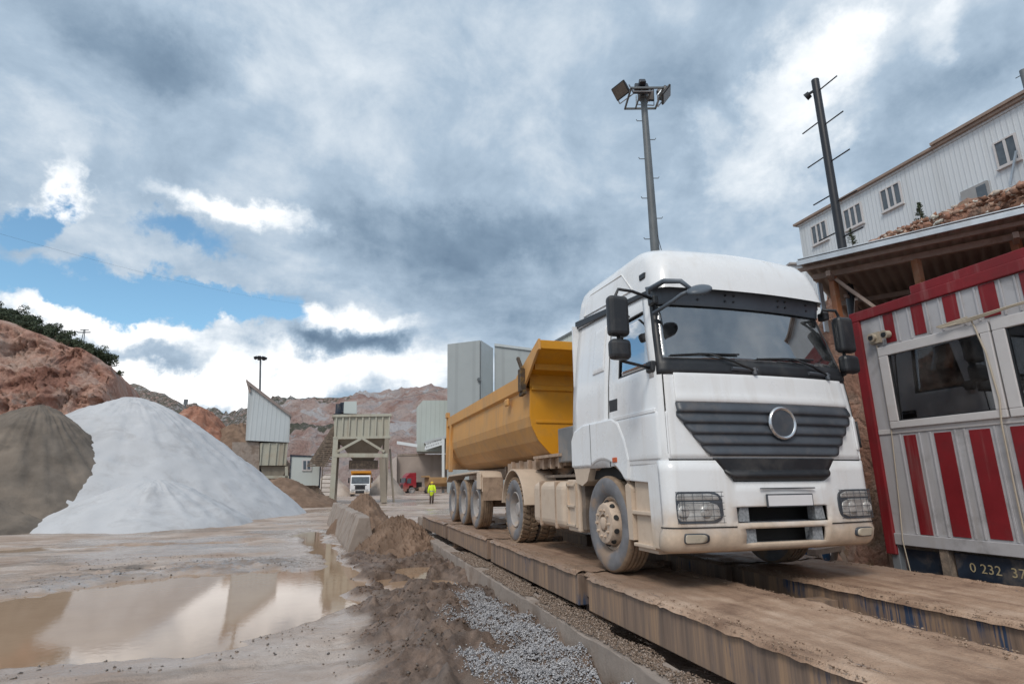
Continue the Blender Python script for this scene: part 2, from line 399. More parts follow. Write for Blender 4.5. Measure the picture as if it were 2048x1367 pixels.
NAVY = mat('navy painted panel', (.016, .026, .045), .5, var=.3, scale=3, bump=.05, stain=((.20, .16, .125), .5, 3))
CREAM = mat('cream cable', (.42, .36, .28), .6, var=.1, bump=.05)
ORANGE = mat('amber lens', (.55, .10, .02), .3, var=.1, bump=0)
CHROME = mat('silver ring', (.62, .64, .66), .22, metal=.9, var=.05, bump=0)
LAMPG = mat('lamp reflector', (.50, .49, .47), .3, metal=.35, var=.3, scale=12, bump=.1)
PLATE = mat('blank white plate', (.72, .72, .74), .4, var=.03, bump=0)
BROWNLENS = mat('floodlight front', (.12, .10, .085), .25, var=.25, bump=0)
REDC = mat('red lorry paint', (.28, .012, .02), .35, var=.1, bump=0, mud=(.4, 1.6, (.3, .2, .15), .7))
HIVIS = mat('yellow high visibility cloth', (.62, .80, .03), .8, var=.1, scale=8, bump=.2)
HATY = mat('yellow hard hat', (.75, .48, .02), .4, var=.05, bump=0)
TROUS = mat('dark brown trousers', (.10, .07, .055), .9, var=.2, bump=.2)
SKIN = mat('skin', (.45, .26, .19), .6, var=.1, bump=.05)
BOOT = mat('dark boots', (.05, .04, .035), .7, bump=.1)
SEATM = mat('dark seat cloth', (.05, .052, .058), .85, var=.2, bump=.15)
DASH = mat('grey dashboard', (.09, .10, .11), .6, var=.15, bump=.05)
# ------------------------------------------------------------------ ground: one sheet out to the horizon
PUD1 = [(-9.3,5.5),(-7.9,6.75),(-6.0,7.3),(-4.85,6.9),(-4.35,7.6),(-4.9,11.5),(-5.5,15.4),(-5.0,17.0),(-4.5,16.7),(-4.2,12.5),(-3.95,9.0),(-3.65,6.5),(-3.6,4.1),(-3.85,2.75),(-4.55,1.75),(-5.3,1.0),(-6.5,.85),(-7.2,.9),(-9,.8),(-12,2.2),(-12.5,4.2)]
def ground_height(x, y):
    wx = x + (fbm(x*1.3, y*1.3, 4)-.5)*.9; wy = y + (fbm(x*1.3+40, y*1.3+7, 4)-.5)*.9
    sd_ = polysd(wx, wy, PUD1)
    near = sstep(60, 25, np.hypot(x, y))
    h = .035 + (fbm(x*.5, y*.5, 4)-.5)*.10*near + (fbm(x*3, y*3, 4)-.5)*.05*near + (fbm(x*.06, y*.06, 3)-.5)*.25*sstep(18, 60, np.hypot(x, y))
    h = np.maximum(h, .012)
    pud = sstep(-.12, .45, sd_)
    # churned wheel ruts along the far side of the puddle
    rut = np.exp(-((y - (7.9 + .22*(x+6)))/1.0)**2) * sstep(-12, -8, x)*sstep(-4.3, -5.5, x)
    h = h + rut*(.17*(fbm(x*2.2+y*1.2, y*3.2, 6, .62, True)-.45)) + near*.018*(fbm(x*7, y*7, 4, .6, True)-.5)
    # brown churned mud between the puddle and the weighbridge kerb
    mud = sstep(-4.15, -3.2, wx)*sstep(13.5, 10, wy)*sstep(-1.2, -1.9, x+.0*y)
    mud = mud*(1-pud*.9)
    cl = fbm(x*2.6, y*2.6, 6, .56, True)
    h = h + mud*(.02 + .24*np.maximum(cl-.5, -.12)*1.5 + .07*(fbm(x*8, y*8, 4, .6, True)-.5) + .05*(fbm(x*1.1+3, y*1.1, 3)-.5))
    ridge = np.exp(-((wx+3.05)/.33)**2)*sstep(3.3, 2.2, y)*sstep(-2, -.5, y) + .8*np.exp(-((wx+2.75)/.25)**2)*np.exp(-((y-2.4)/.9)**2)
    h = h + ridge*.16*(.35+fbm(x*5, y*5, 5, .6, True))
    # small shining pools in the mud
    for cx, cy, rx, ry in ((-2.75,3.9,.62,.75),(-2.75,5.7,.45,.9),(-3.3,4.8,.25,.4),(-13.2,13.5,2.4,.7),(-9.5,13.6,2.6,.35)):
        e = sstep(1.25, .7, np.hypot((wx-cx)/rx, (wy-cy)/ry)); h = h*(1-e) + (-.03)*e; pud = np.maximum(pud, e)
    h = h*(1-pud) + (-.07)*pud
    # shelf of mud under the weighbridge, and the bank up to the office
    shelf = sstep(-1.78, -1.70, x)*sstep(40, 12.5, y)*sstep(14.2, 12.2, y)
    h = h*(1-shelf) + shelf*(.16 + (fbm(x*3, y*3, 4)-.5)*.06)
    wet = np.clip(pud*.6 + sstep(.45, .7, fbm(x*.35+3, y*.35, 4))*.8 + sstep(-1.2, 0, sd_)*.6, 0, 1)
    dark = rut*sstep(.30, .52, fbm(x*1.3, y*2.4, 5))*.9 + .5*sstep(.56, .66, fbm(x*.5+y*.25, y*1.6, 5))*sstep(60, 12, np.hypot(x, y))
    return h, mud*(1-.3*sstep(.55, .75, fbm(x*.9+5, y*.9, 4))) , wet, dark
def spaced(lo, hi, step, far_lo, far_hi, g=1.13):
    c = list(np.arange(lo, hi, step)); s = step; p = c[-1]
    while p < far_hi: s *= g; p += s; c.append(p)
    s = step; p = lo
    while p > far_lo: s *= g; p -= s; c.insert(0, p)
    return np.array(c)
def ground_material():
    m = bpy.data.materials.new('wet quarry mud'); m.use_nodes = True; nt = m.node_tree; b = nt.nodes['Principled BSDF']
    P = nt.nodes.new('ShaderNodeTexCoord').outputs['Object']
    A = lambda k: ND(nt, 'ShaderNodeAttribute', attribute_name=k).outputs['Fac']
    n1 = NOISE(nt, P, .55, 8, .62, .4); n2 = NOISE(nt, P, 6, 8, .65); n3 = NOISE(nt, P, 45, 4, .6)
    st = ND(nt, 'ShaderNodeMapping', {'Vector': P, 'Rotation': (0, 0, R(-35)), 'Scale': (.35, 2.4, 1)}).outputs[0]
    n4 = NOISE(nt, st, 1.1, 7, .6, .5)
    slurry = RAMP(nt, n1, [(.32, (.31, .215, .16)), (.46, (.42, .325, .265)), (.60, (.52, .445, .395)), (.75, (.37, .295, .245))])
    slurry = MIXC(nt, SMOOTH(nt, n4, .50, .64, 0, .75), slurry, (.34, .235, .165))
    slurry = MIXC(nt, SMOOTH(nt, n2, .55, .72, 0, .35), slurry, (.29, .235, .20))
    mudc = RAMP(nt, n2, [(.32, (.040, .024, .017)), (.48, (.092, .058, .041)), (.64, (.165, .108, .078))])
    mk = MATH(nt, 'MULTIPLY', SMOOTH(nt, A('mud'), .0, .6), SMOOTH(nt, MATH(nt, 'ADD', n1, MATH(nt, 'MULTIPLY', n2, .5)), .6, 1.0, 1.0, .85))
    c = MIXC(nt, mk, slurry, mudc)
    c = MIXC(nt, MATH(nt, 'MULTIPLY', A('dark'), SMOOTH(nt, n2, .3, .6, .45, 1.0)), c, (.13, .108, .092))
    n5 = NOISE(nt, P, 17, 7, .7); c = MIXC(nt, MATH(nt, 'MULTIPLY', SMOOTH(nt, n5, .52, .70, 0, .55), MATH(nt, 'SUBTRACT', 1.0, mk)), c, (.24, .18, .145))
    sp = MATH(nt, 'MULTIPLY', SMOOTH(nt, n3, .62, .72), .55); c = MIXC(nt, sp, c, (.16, .14, .125))
    wet = A('wet')
    wf = MATH(nt, 'MULTIPLY', SMOOTH(nt, MATH(nt, 'ADD', MATH(nt, 'MULTIPLY', wet, .5), n4), .48, .76), SMOOTH(nt, mk, .2, .7, 1.0, .35))
    c = MIXC(nt, MATH(nt, 'MULTIPLY', wf, .42), c, (.29, .215, .165))
    nt.links.new(c, b.inputs['Base Color'])
    rg = MATH(nt, 'SUBTRACT', .82, MATH(nt, 'MULTIPLY', wf, .66)); nt.links.new(rg, b.inputs['Roughness'])
    h = MATH(nt, 'ADD', MATH(nt, 'ADD', MATH(nt, 'MULTIPLY', n2, .6), MATH(nt, 'MULTIPLY', n3, .25)), MATH(nt, 'MULTIPLY', n5, .45))
    bp = ND(nt, 'ShaderNodeBump', {'Height': h, 'Distance': .07, 'Strength': MATH(nt, 'SUBTRACT', .8, MATH(nt, 'MULTIPLY', wf, .6))})
    nt.links.new(bp.outputs[0], b.inputs['Normal'])
    return m
gx = spaced(-10.5, 2.2, .042, -900, 900); gy = spaced(-2.0, 14, .045, -60, 1500, 1.05)
GX, GY = np.meshgrid(gx, gy); GZ, gm, gw, gd = ground_height(GX, GY)
tag(grid_obj('ground', GX, GY, GZ, ground_material(), {'mud': gm, 'wet': gw, 'dark': gd}), kind='structure')
# muddy water standing in the hollows
wm = bpy.data.materials.new('muddy puddle water'); wm.use_nodes = True; _nt = wm.node_tree; _b = _nt.nodes['Principled BSDF']
_P = _nt.nodes.new('ShaderNodeTexCoord').outputs['Object']
_nt.links.new(RAMP(_nt, NOISE(_nt, _P, .8, 5, .6), [(.3, (.33, .215, .135)), (.7, (.40, .275, .18))]), _b.inputs['Base Color'])
_b.inputs['Roughness'].default_value = .03; _b.inputs['IOR'].default_value = 1.33; _b.inputs['Specular IOR Level'].default_value = .65
_bp = ND(_nt, 'ShaderNodeBump', {'Height': NOISE(_nt, _P, 9, 4, .6), 'Strength': .05, 'Distance': .015}); _nt.links.new(_bp.outputs[0], _b.inputs['Normal'])
wx_, wy_ = np.meshgrid(np.linspace(-22, -1.8, 40), np.linspace(-.5, 26, 40))
tag(grid_obj('puddle_water', wx_, wy_, np.full(wx_.shape, -.004), wm), kind='structure')

# ------------------------------------------------------------------ loose stones
def stones(name, pts, smin, smax, mat_, seed):
    rs = np.random.RandomState(seed); n = len(pts); pts = np.asarray(pts)
    base = np.array([(1,0,0),(-1,0,0),(0,1,0),(0,-1,0),(0,0,1),(0,0,-1)], float)
    F0 = np.array([(0,2,4),(2,1,4),(1,3,4),(3,0,4),(2,0,5),(1,2,5),(3,1,5),(0,3,5)])
    s = (smin + (smax-smin)*rs.rand(n)**2)[:, None, None]
    V = base[None]*(.6+.8*rs.rand(n, 6, 1)) + (rs.rand(n, 6, 3)-.5)*.7
    q = rs.randn(n, 4); q /= np.linalg.norm(q, axis=1, keepdims=True); w, x, y, z = q.T
    M_ = np.stack([1-2*(y*y+z*z), 2*(x*y-z*w), 2*(x*z+y*w), 2*(x*y+z*w), 1-2*(x*x+z*z), 2*(y*z-x*w), 2*(x*z-y*w), 2*(y*z+x*w), 1-2*(x*x+y*y)], -1).reshape(n, 3, 3)
    V = np.einsum('nij,nkj->nki', M_, V)*s*np.array([1, 1, .75]) + pts[:, None, :]
    F = (F0[None] + (np.arange(n)*6)[:, None, None]).reshape(-1, 3)
    return raw_obj(name, V.reshape(-1, 3), F, mat_, {'tone': np.repeat(rs.rand(n), 6)})
def stone_mat(name, stops, rough=.75):
    m = bpy.data.materials.new(name); m.use_nodes = True; nt = m.node_tree; b = nt.nodes['Principled BSDF']
    nt.links.new(RAMP(nt, ND(nt, 'ShaderNodeAttribute', attribute_name='tone').outputs['Fac'], stops), b.inputs['Base Color'])
    b.inputs['Roughness'].default_value = rough; return m
GRAVELM = stone_mat('grey crushed gravel', [(0, (.25, .25, .265)), (.5, (.40, .395, .41)), (1, (.55, .54, .54))])
PEBM = stone_mat('dark wet pebbles', [(0, (.07, .06, .055)), (.6, (.16, .13, .11)), (1, (.30, .25, .21))], .5)
rs = np.random.RandomState(11)
GRAV = [(-2.45,2.7),(-2.1,2.75),(-1.92,2.3),(-1.9,-3),(-3.0,-3),(-3.05,-.75),(-2.62,-.1),(-2.92,.35),(-2.98,.9),(-2.6,1.5),(-2.45,2.1)]
c = np.stack([-3.4+1.55*rs.rand(180000), -2.2+5.2*rs.rand(180000)], -1)
jx = c[:, 0]+(fbm(c[:, 0]*3, c[:, 1]*3, 4)-.5)*.7; jy = c[:, 1]+(fbm(c[:, 0]*3+9, c[:, 1]*3, 4)-.5)*.7
sdg = polysd(jx, jy, GRAV); keep = (sdg + .10*rs.rand(len(c)) > .06) & (c[:, 0] < -1.9) & (rs.rand(len(c)) < .10 + .75*sstep(.0, .25, sdg)); c = c[keep][:52000]
hz = ground_height(c[:, 0], c[:, 1])[0]
tag(stones('gravel', np.column_stack([c, hz+.010+.012*sstep(.1, .5, polysd(c[:, 0], c[:, 1], GRAV))]), .005, .0115, GRAVELM, 5), kind='stuff')
c = np.stack([-1.88+.40*rs.rand(16000), -3.5+9.5*rs.rand(16000)], -1); k = fbm(c[:, 0]*4, c[:, 1]*1.1, 3) > .33+.02*c[:, 1]; c = c[k]
tag(stones('gravel', np.column_stack([c, np.full(len(c), .318)]), .006, .014, stone_mat('brown kerb gravel', [(0, (.12, .085, .06)), (.7, (.25, .18, .135)), (1, (.40, .33, .28))]), 6), kind='stuff')
n = 2600; c = np.stack([-9.5+7.0*rs.rand(n), -1+11*rs.rand(n)], -1); c = c[fbm(c[:, 0]*.8, c[:, 1]*.8, 4) > .46]; hz = ground_height(c[:, 0], c[:, 1])[0]
k = hz > -.02; tag(stones('pebbles', np.column_stack([c[k], hz[k]+.004]), .006, .024, PEBM, 8), kind='stuff')
n = 9000; c = np.stack([-4.0+2.1*rs.rand(n), -1.5+12*rs.rand(n)], -1); hz, mm, _, _ = ground_height(c[:, 0], c[:, 1]); k = (mm > .35) & (fbm(c[:, 0]*2, c[:, 1]*2, 4) > .45)
tag(stones('mud_clods', np.column_stack([c[k], hz[k]+.004]), .004, .021, stone_mat('brown mud clods', [(0, (.08, .05, .034)), (.6, (.14, .09, .062)), (1, (.22, .15, .108))], .85), 9), kind='stuff')

# ------------------------------------------------------------------ rock and hills
def rock_mat(name, cols, scale, bump=.8, patch=None, dist=.5, veg=False, strata=0.0, vor=.35, ns=5):
    m = bpy.data.materials.new(name); m.use_nodes = True; nt = m.node_tree; b = nt.nodes['Principled BSDF']
    P = nt.nodes.new('ShaderNodeTexCoord').outputs['Object']
    if strata: P2 = ND(nt, 'ShaderNodeMapping', {'Vector': P, 'Scale': (1, 1, strata)}).outputs[0]
    else: P2 = P
    n1 = NOISE(nt, P2, scale, 9, .65, .6); n2 = NOISE(nt, P, scale*ns, 9, .72)
    vo = ND(nt, 'ShaderNodeTexVoronoi', {'Vector': P2, 'Scale': scale*4}, feature='DISTANCE_TO_EDGE').outputs['Distance']
    k = len(cols); c = RAMP(nt, n1, [(.28+.44*i/(k-1), q) for i, q in enumerate(cols)])
    c = MIXC(nt, SMOOTH(nt, n2, .5, .72, 0, .5), c, tuple(q*.55 for q in cols[0]))
    c = MIXC(nt, SMOOTH(nt, NOISE(nt, P, scale*2.3, 6, .6), .52, .62, 0, .45), c, cols[-1])
    if patch:
        c = MIXC(nt, MATH(nt, 'MULTIPLY', SMOOTH(nt, NOISE(nt, P2, patch[1], 8, .66, .6), patch[2], patch[2]+.06), patch[3]), c, patch[0])
    if veg:
        v = ND(nt, 'ShaderNodeAttribute', attribute_name='veg').outputs['Fac']
        v = SMOOTH(nt, MATH(nt, 'ADD', v, MATH(nt, 'SUBTRACT', n2, .5)), .4, .6)
        c = MIXC(nt, v, c, RAMP(nt, n2, [(.35, (.06, .07, .05)), (.65, (.19, .185, .145))]))
    nt.links.new(c, b.inputs['Base Color']); b.inputs['Roughness'].default_value = .9; b.inputs['Specular IOR Level'].default_value = .2
    h = MATH(nt, 'ADD', MATH(nt, 'MULTIPLY', n2, .7), MATH(nt, 'MULTIPLY', SMOOTH(nt, vo, 0, .12), vor))
    bp = ND(nt, 'ShaderNodeBump', {'Height': h, 'Strength': bump, 'Distance': dist}); nt.links.new(bp.outputs[0], b.inputs['Normal'])
    return m
REDROCK = rock_mat('red quarry rock', [(.20, .095, .07), (.45, .235, .175), (.62, .38, .295), (.62, .50, .43)], .11, 1.0, ((.36, .33, .31), .14, .58, .6), 1.6, vor=.08, ns=9)
RIGHTROCK = rock_mat('pink brown rock face', [(.20, .09, .062), (.42, .215, .155), (.52, .33, .25), (.56, .44, .36)], .7, 1.0, ((.19, .155, .09), .9, .58, .4), .3, vor=.12, ns=7)
FARROCK = rock_mat('far quarry terraces', [(.28, .165, .14), (.50, .335, .29), (.62, .50, .46), (.45, .43, .45)], .075, 1.0, ((.66, .66, .68), .06, .525, .8), 6, True, 1.8, vor=.05, ns=7)
# left cliff: bottom line, broken face, then the scrub slope above it
prof_u = [-420, -250, -100, 0, 60, 130, 170, 200, 228, 240, 247]; prof_v = [560, 590, 615, 640, 662, 690, 702, 716, 735, 765, 800]
us = np.concatenate([np.linspace(-420, 235, 200), np.linspace(236.5, 247, 12), 247+np.linspace(.5, 9, 14)])
nv = 130; vs = np.linspace(0, 1.45, nv); CX, CY, CZ, CV = (np.zeros((nv, len(us))) for _ in range(4))
for i, u in enumerate(us):
    uu = min(u, 247); back = max(0, u-247)*5
    vt = np.interp(uu, prof_u, prof_v); dtop = 78 + (uu/250)*3 + back; top = at(uu, vt, dtop)
    q = at(uu, 900, 64 + back + uu*.02); tz = top.z
    for j, v in enumerate(vs):
        if v <= 1:
            f = v**1.15; z = -1 + (tz+1)*v; x = q.x + (top.x-q.x)*f; y = q.y + (top.y-q.y)*f
        else:
            w = (v-1)/.45; x = top.x - 6*w; y = top.y + 34*w; z = tz + 5.5*w*sstep(250, 60, uu)
        CX[j, i], CY[j, i], CZ[j, i] = x, y, z
amp = np.where(vs < 1, np.minimum(1, vs*4), .35)[:, None]
D_ = (fbm(CX*.11+CY*.05, CZ*.10, 6, .58, True)-.55)*6.5 + (fbm(CX*.55, CZ*.22+CY*.1, 6, .65, True)-.5)*3.4 + np.floor(fbm(CX*.3+4, CZ*.35, 4)*7)/7*2.2
CY -= D_*amp; CX += (fbm(CX*.3+9, CZ*.3, 4)-.5)*2.4*amp; CZ += (fbm(CX*.4, CY*.3+CZ*.2, 4)-.5)*1.2*amp
tag(grid_obj('cliff', CX, CY, CZ, REDROCK, smooth=False), kind='structure')
# quarry hillside closing the view
ru = [-700, 0, 150, 245, 300, 345, 425, 490, 530, 575, 640, 700, 760, 830, 890, 1000, 1300, 1900]
rv = [780, 760, 765, 772, 792, 812, 838, 826, 815, 805, 795, 790, 785, 783, 784, 786, 800, 800]
us = np.linspace(-700, 1900, 420); vs = np.linspace(0, 1.25, 90); CX, CY, CZ, VG = (np.zeros((len(vs), len(us))) for _ in range(4))
for i, u in enumerate(us):
    far = 300 if u > 470 else 300 + (470-u)*.5
    vr = np.interp(u, ru, rv); top = at(u, vr, far)
    for j, v in enumerate(vs):
        d = 130 + (far-130)*v; q = at(u, 963, d)
        f = min(v, 1.0); st = f + .035*math.sin(f*2*math.pi*5.0 + u*.004)
        CX[j, i], CY[j, i], CZ[j, i] = q.x, q.y, -3 + (top.z+3)*st*(1 if v <= 1 else 1-(v-1)*.6)
        lim = np.interp(u, [200, 430, 520, 600, 700, 760], [.2, .55, .84, .91, .965, 1.3])
        VG[j, i] = .52 if v > lim else 0.0
        if abs(v-.58+(u-600)*.0006) < .045 and 560 < u < 690: VG[j, i] = .6
env = np.minimum(1, vs*3)[:, None]*np.where(vs > .97, .35, 1)[:, None]
CZ += env*((fbm(CX*.02, CY*.02, 6, .6, True)-.60)*18 + (fbm(CX*.12, CY*.12, 4, .6, True)-.62)*6)
tag(grid_obj('quarry_hillside', CX, CY, CZ, FARROCK, {'veg': VG}, smooth=False), kind='structure')
# bank behind the office and the shed
BANK = [(7.0,-16),(7.1,1.5),(7.8,4.4),(9.1,6.7),(13.7,11.6),(20,18),(70,24),(70,-16)]
bx = np.concatenate([np.arange(2.9, 15, .10), np.linspace(15, 60, 40)]); by = np.concatenate([np.linspace(-14, -5, 20), np.arange(-5, 14, .10), np.linspace(14, 30, 30)])
BX, BY = np.meshgrid(bx, by); wx = BX + (fbm(BX*.9, BY*.9, 4)-.5)*1.3; wy = BY + (fbm(BX*.9+7, BY*.9, 4)-.5)*1.3
LEDGE = [(4.75,-16),(4.75,.35),(3.45,.75),(3.55,2.6),(5.2,5.8),(9,9.5),(14,12),(60,14),(60,-16)]
def bank_height(x, y, d):
    l = polysd(x + (fbm(y*1.3, x*.8, 4)-.5)*.7, y + (fbm(x*1.3+5, y*.8, 4)-.5)*.7, LEDGE)
    h = 7.0*sstep(-.1, .95, d)**.8 + .34*np.clip(d-1.2, 0, 6) + .17*np.clip(y, -4, 9)*sstep(.3, 1.4, d)
    return np.maximum(h, 4.45*sstep(-.05, .75, l))
dd = polysd(wx, wy, BANK); BZ = bank_height(BX, BY, dd)
msk = np.maximum(sstep(-.3, .8, dd), .55*sstep(.3, 2, BZ))
BZ += msk*((fbm(BX*1.0, BY*1.0+BZ*.4, 5, .55, True)-.5)*.55 + (fbm(BX*4, BY*4, 4)-.5)*.28) - .3*sstep(.25, .0, BZ)
BX2 = BX + sstep(.3, 1.2, BZ)*sstep(2.2, 1, dd)*(fbm(BY*1.2, BZ*.9, 6, .65, True)-.5)*1.0
tag(grid_obj('rock_bank', BX2, BY, BZ, RIGHTROCK, smooth=False), kind='structure')
def bank_z(x, y): return float(bank_height(np.array(x), np.array(y), polysd(np.array([x]), np.array([y]), BANK)[0]))
# rubble along the lip of the bank
n = 9000; c = np.stack([7.6+4.4*rs.rand(n), -3+12*rs.rand(n)], -1); sdd = polysd(c[:, 0], c[:, 1], BANK); c = c[(sdd > .7) & (sdd < 3.2)]; sdd = polysd(c[:, 0], c[:, 1], BANK)
zz = bank_height(c[:, 0], c[:, 1], sdd) + .02 + .16*rs.rand(len(c))
tag(stones('rubble', np.column_stack([c, zz]), .03, .11, stone_mat('rubble', [(0, (.16, .08, .05)), (.4, (.33, .17, .115)), (.75, (.42, .28, .21)), (.9, (.5, .48, .42)), (1, (.62, .62, .58))], .9), 12), kind='stuff')

# ------------------------------------------------------------------ heaps
def heap(name, label, cat, cx, cy, h, r, m, top=.5, rough=.06, seed=0, squash=1.0, rz=0.0, n=110, lump=0.0, ls=1.2, rag=.12, rill=0.0):
    a = np.linspace(0, 2*np.pi, n); t = np.linspace(0, 1.06, n//2); A, T = np.meshgrid(a, t)
    nx_, ny_ = np.cos(A), np.sin(A)
    edge = 1 + (fbm(nx_*1.5+seed, ny_*1.5+seed*2, 4)-.5)*rag*2
    X0, Y0 = nx_*T*r*edge, ny_*T*r*squash*edge
    c_ = top*.16; Z = h*(1 - (np.sqrt(T*T + c_*c_) - c_)/(math.sqrt(1+c_*c_) - c_))
    Z = Z + (fbm(X0*ls+seed*3, Y0*ls, 5, .55)-.5)*rough*h*2 + lump*(fbm(X0*ls*2.5, Y0*ls*2.5+seed, 5, .6, True)-.5)*np.minimum(1, (1.06-T)*5)
    Z = Z - .10*sstep(.9, 1.06, T) + rill*((fbm(A*9+seed, T*1.6, 5, .6)-.5) + .5*(fbm(A*30+seed, T*2.2, 3)-.5))*np.clip(T*(1.04-T)*4, 0, 1)*np.clip(np.minimum(A, 2*np.pi-A)*6, 0, 1)
    Z[:, -1] = Z[:, 0]
    o = grid_obj(name, X0, Y0, Z, m); o.location = (cx, cy, 0); o.rotation_euler.z = rz
    return tag(o, label, cat)
SANDM = mat('pale grey stone dust', (.50, .505, .52), .95, var=.07, scale=.6, bump=.35, bscale=5, stain=((.38, .375, .38), .65, .7), spec=.1)
DGRAV = mat('dark grey brown gravel', (.165, .14, .118), .95, var=.25, scale=1.2, bump=.6, bscale=14, stain=((.25, .205, .165), .6, .5), spec=.1)
BROWNH = mat('brown earth', (.19, .13, .095), .95, var=.25, scale=1.5, bump=.7, bscale=10, stain=((.30, .21, .155), .6, 1.0), spec=.1)
MOUNDR = mat('red brown stone heap', (.30, .15, .105), .95, var=.35, scale=1.5, bump=.9, bscale=6, stain=((.44, .31, .25), .5, 1.2), spec=.1)
s0 = at(232, 1020, 32.0)
heap('sand_heap', 'tall smooth heap of pale grey stone dust across the yard', 'sand heap', s0.x, s0.y, 6.5, 9.9, SANDM, top=1.5, rough=.012, seed=3, n=200, lump=.25, ls=.35, rag=.05, rill=.2)
s1 = at(300, 1020, 25.3)
heap('sand_heap', 'low apron of pale dust spilling in front of the tall pale heap', 'sand heap', s1.x, s1.y, 1.95, 4.3, SANDM, rill=.12, top=1.6, rough=.03, seed=8, n=130, lump=.12, ls=.7, rag=.10)
s2 = at(38, 1020, 26.6)
heap('gravel_heap', 'dark grey brown gravel heap left of the pale dust heap', 'gravel heap', s2.x, s2.y, 5.6, 6.0, DGRAV, rill=.25, top=.9, rough=.05, seed=5, n=200, lump=.22, ls=.45, rag=.07)
s3 = at(-120, 1040, 22)
s2b = at(-120, 1020, 25.5)
heap('gravel_heap', 'dark gravel heap cut by the left edge, beside the larger dark heap', 'gravel heap', s2b.x, s2b.y, 5.0, 6.0, DGRAV, top=.9, rough=.05, seed=41, n=120, lump=.25, ls=.5, rill=.25)
heap('gravel_heap', 'low dark gravel spill at the foot of the dark heap', 'gravel heap', s3.x-.5, s3.y+.5, 2.0, 4.5, DGRAV, top=.9, rough=.07, seed=15, n=110, lump=.3, ls=.8)
s4 = at(372, 1000, 60)
heap('rubble_heap', 'red brown rubble mound on the skyline beyond the pale heap', 'rubble heap', s4.x, s4.y, 9.9, 9, MOUNDR, top=1.0, rough=.05, seed=9, n=110, lump=.9, ls=.5)
s5 = at(452, 1000, 58)
heap('rubble_heap', 'dark brown earth mound beside the pointed silo', 'rubble heap', s5.x, s5.y+3, 7.8, 9, BROWNH, top=1.0, rough=.06, seed=19, n=90, lump=.8, ls=.5)
sA = at(728, 1000, 21.3); sB = at(800, 1000, 15.6)
s6 = at(560, 1010, 44)
heap('earth_heap', 'long brown earth heap in front of the site cabin', 'earth heap', s6.x, s6.y, 2.1, 4.6, BROWNH, top=.9, rough=.06, seed=21, n=90, lump=.3, ls=.8, squash=.8)
heap('earth_heap', 'loose dark soil heap behind the concrete barriers', 'earth heap', sA.x, sA.y, 1.28, 1.25, BROWNH, top=.9, rough=.07, seed=23, n=140, lump=.34, ls=1.6, squash=1.7)
heap('earth_heap', 'churned brown soil heap between barrier and weighbridge', 'earth heap', sB.x, sB.y, .80, 1.15, BROWNH, top=1.1, rough=.09, seed=29, n=190, lump=.36, ls=2.2, squash=1.9)
s7 = at(768, 1000, 84)
heap('gravel_heap', 'grey brown gravel heap beyond the hopper legs', 'gravel heap', s7.x, s7.y, 3.7, 3.1, mat('tan gravel', (.33, .28, .24), .95, var=.2, scale=.8, bump=.5), top=.6, seed=31, n=80, lump=.4, ls=.4)
s8 = at(640, 1000, 80)
heap('gravel_heap', 'pale gravel heap seen behind the cabin steps', 'gravel heap', s8.x+1, s8.y, 3.0, 4, mat('pale tan gravel', (.42, .37, .33), .95, var=.2, scale=.8, bump=.5), top=.6, seed=33, n=70, lump=.4, ls=.4)
# ------------------------------------------------------------------ weighbridge
DK = .72
def deck_side_mat():
    m = bpy.data.materials.new('muddy blue weighbridge steel'); m.use_nodes = True; nt = m.node_tree; b = nt.nodes['Principled BSDF']
    P = nt.nodes.new('ShaderNodeTexCoord').outputs['Object']
    S1 = ND(nt, 'ShaderNodeMapping', {'Vector': P, 'Scale': (1, 1, .05)}).outputs[0]
    a = NOISE(nt, S1, 9, 6, .65); d = NOISE(nt, S1, 30, 4, .6); e = NOISE(nt, P, 1.3, 5, .6)
    c = RAMP(nt, a, [(.3, (.14, .10, .078)), (.5, (.25, .175, .13)), (.62, (.37, .24, .15)), (.75, (.29, .205, .15))])
    c = MIXC(nt, SMOOTH(nt, d, .5, .66, 0, .45), c, (.155, .12, .10))
    c = MIXC(nt, MATH(nt, 'MULTIPLY', SMOOTH(nt, e, .54, .66), SMOOTH(nt, d, .46, .60)), c, (.035, .062, .12))
    nt.links.new(c, b.inputs['Base Color']); b.inputs['Roughness'].default_value = .6
    bp = ND(nt, 'ShaderNodeBump', {'Height': d, 'Strength': .4, 'Distance': .015}); nt.links.new(bp.outputs[0], b.inputs['Normal']); return m
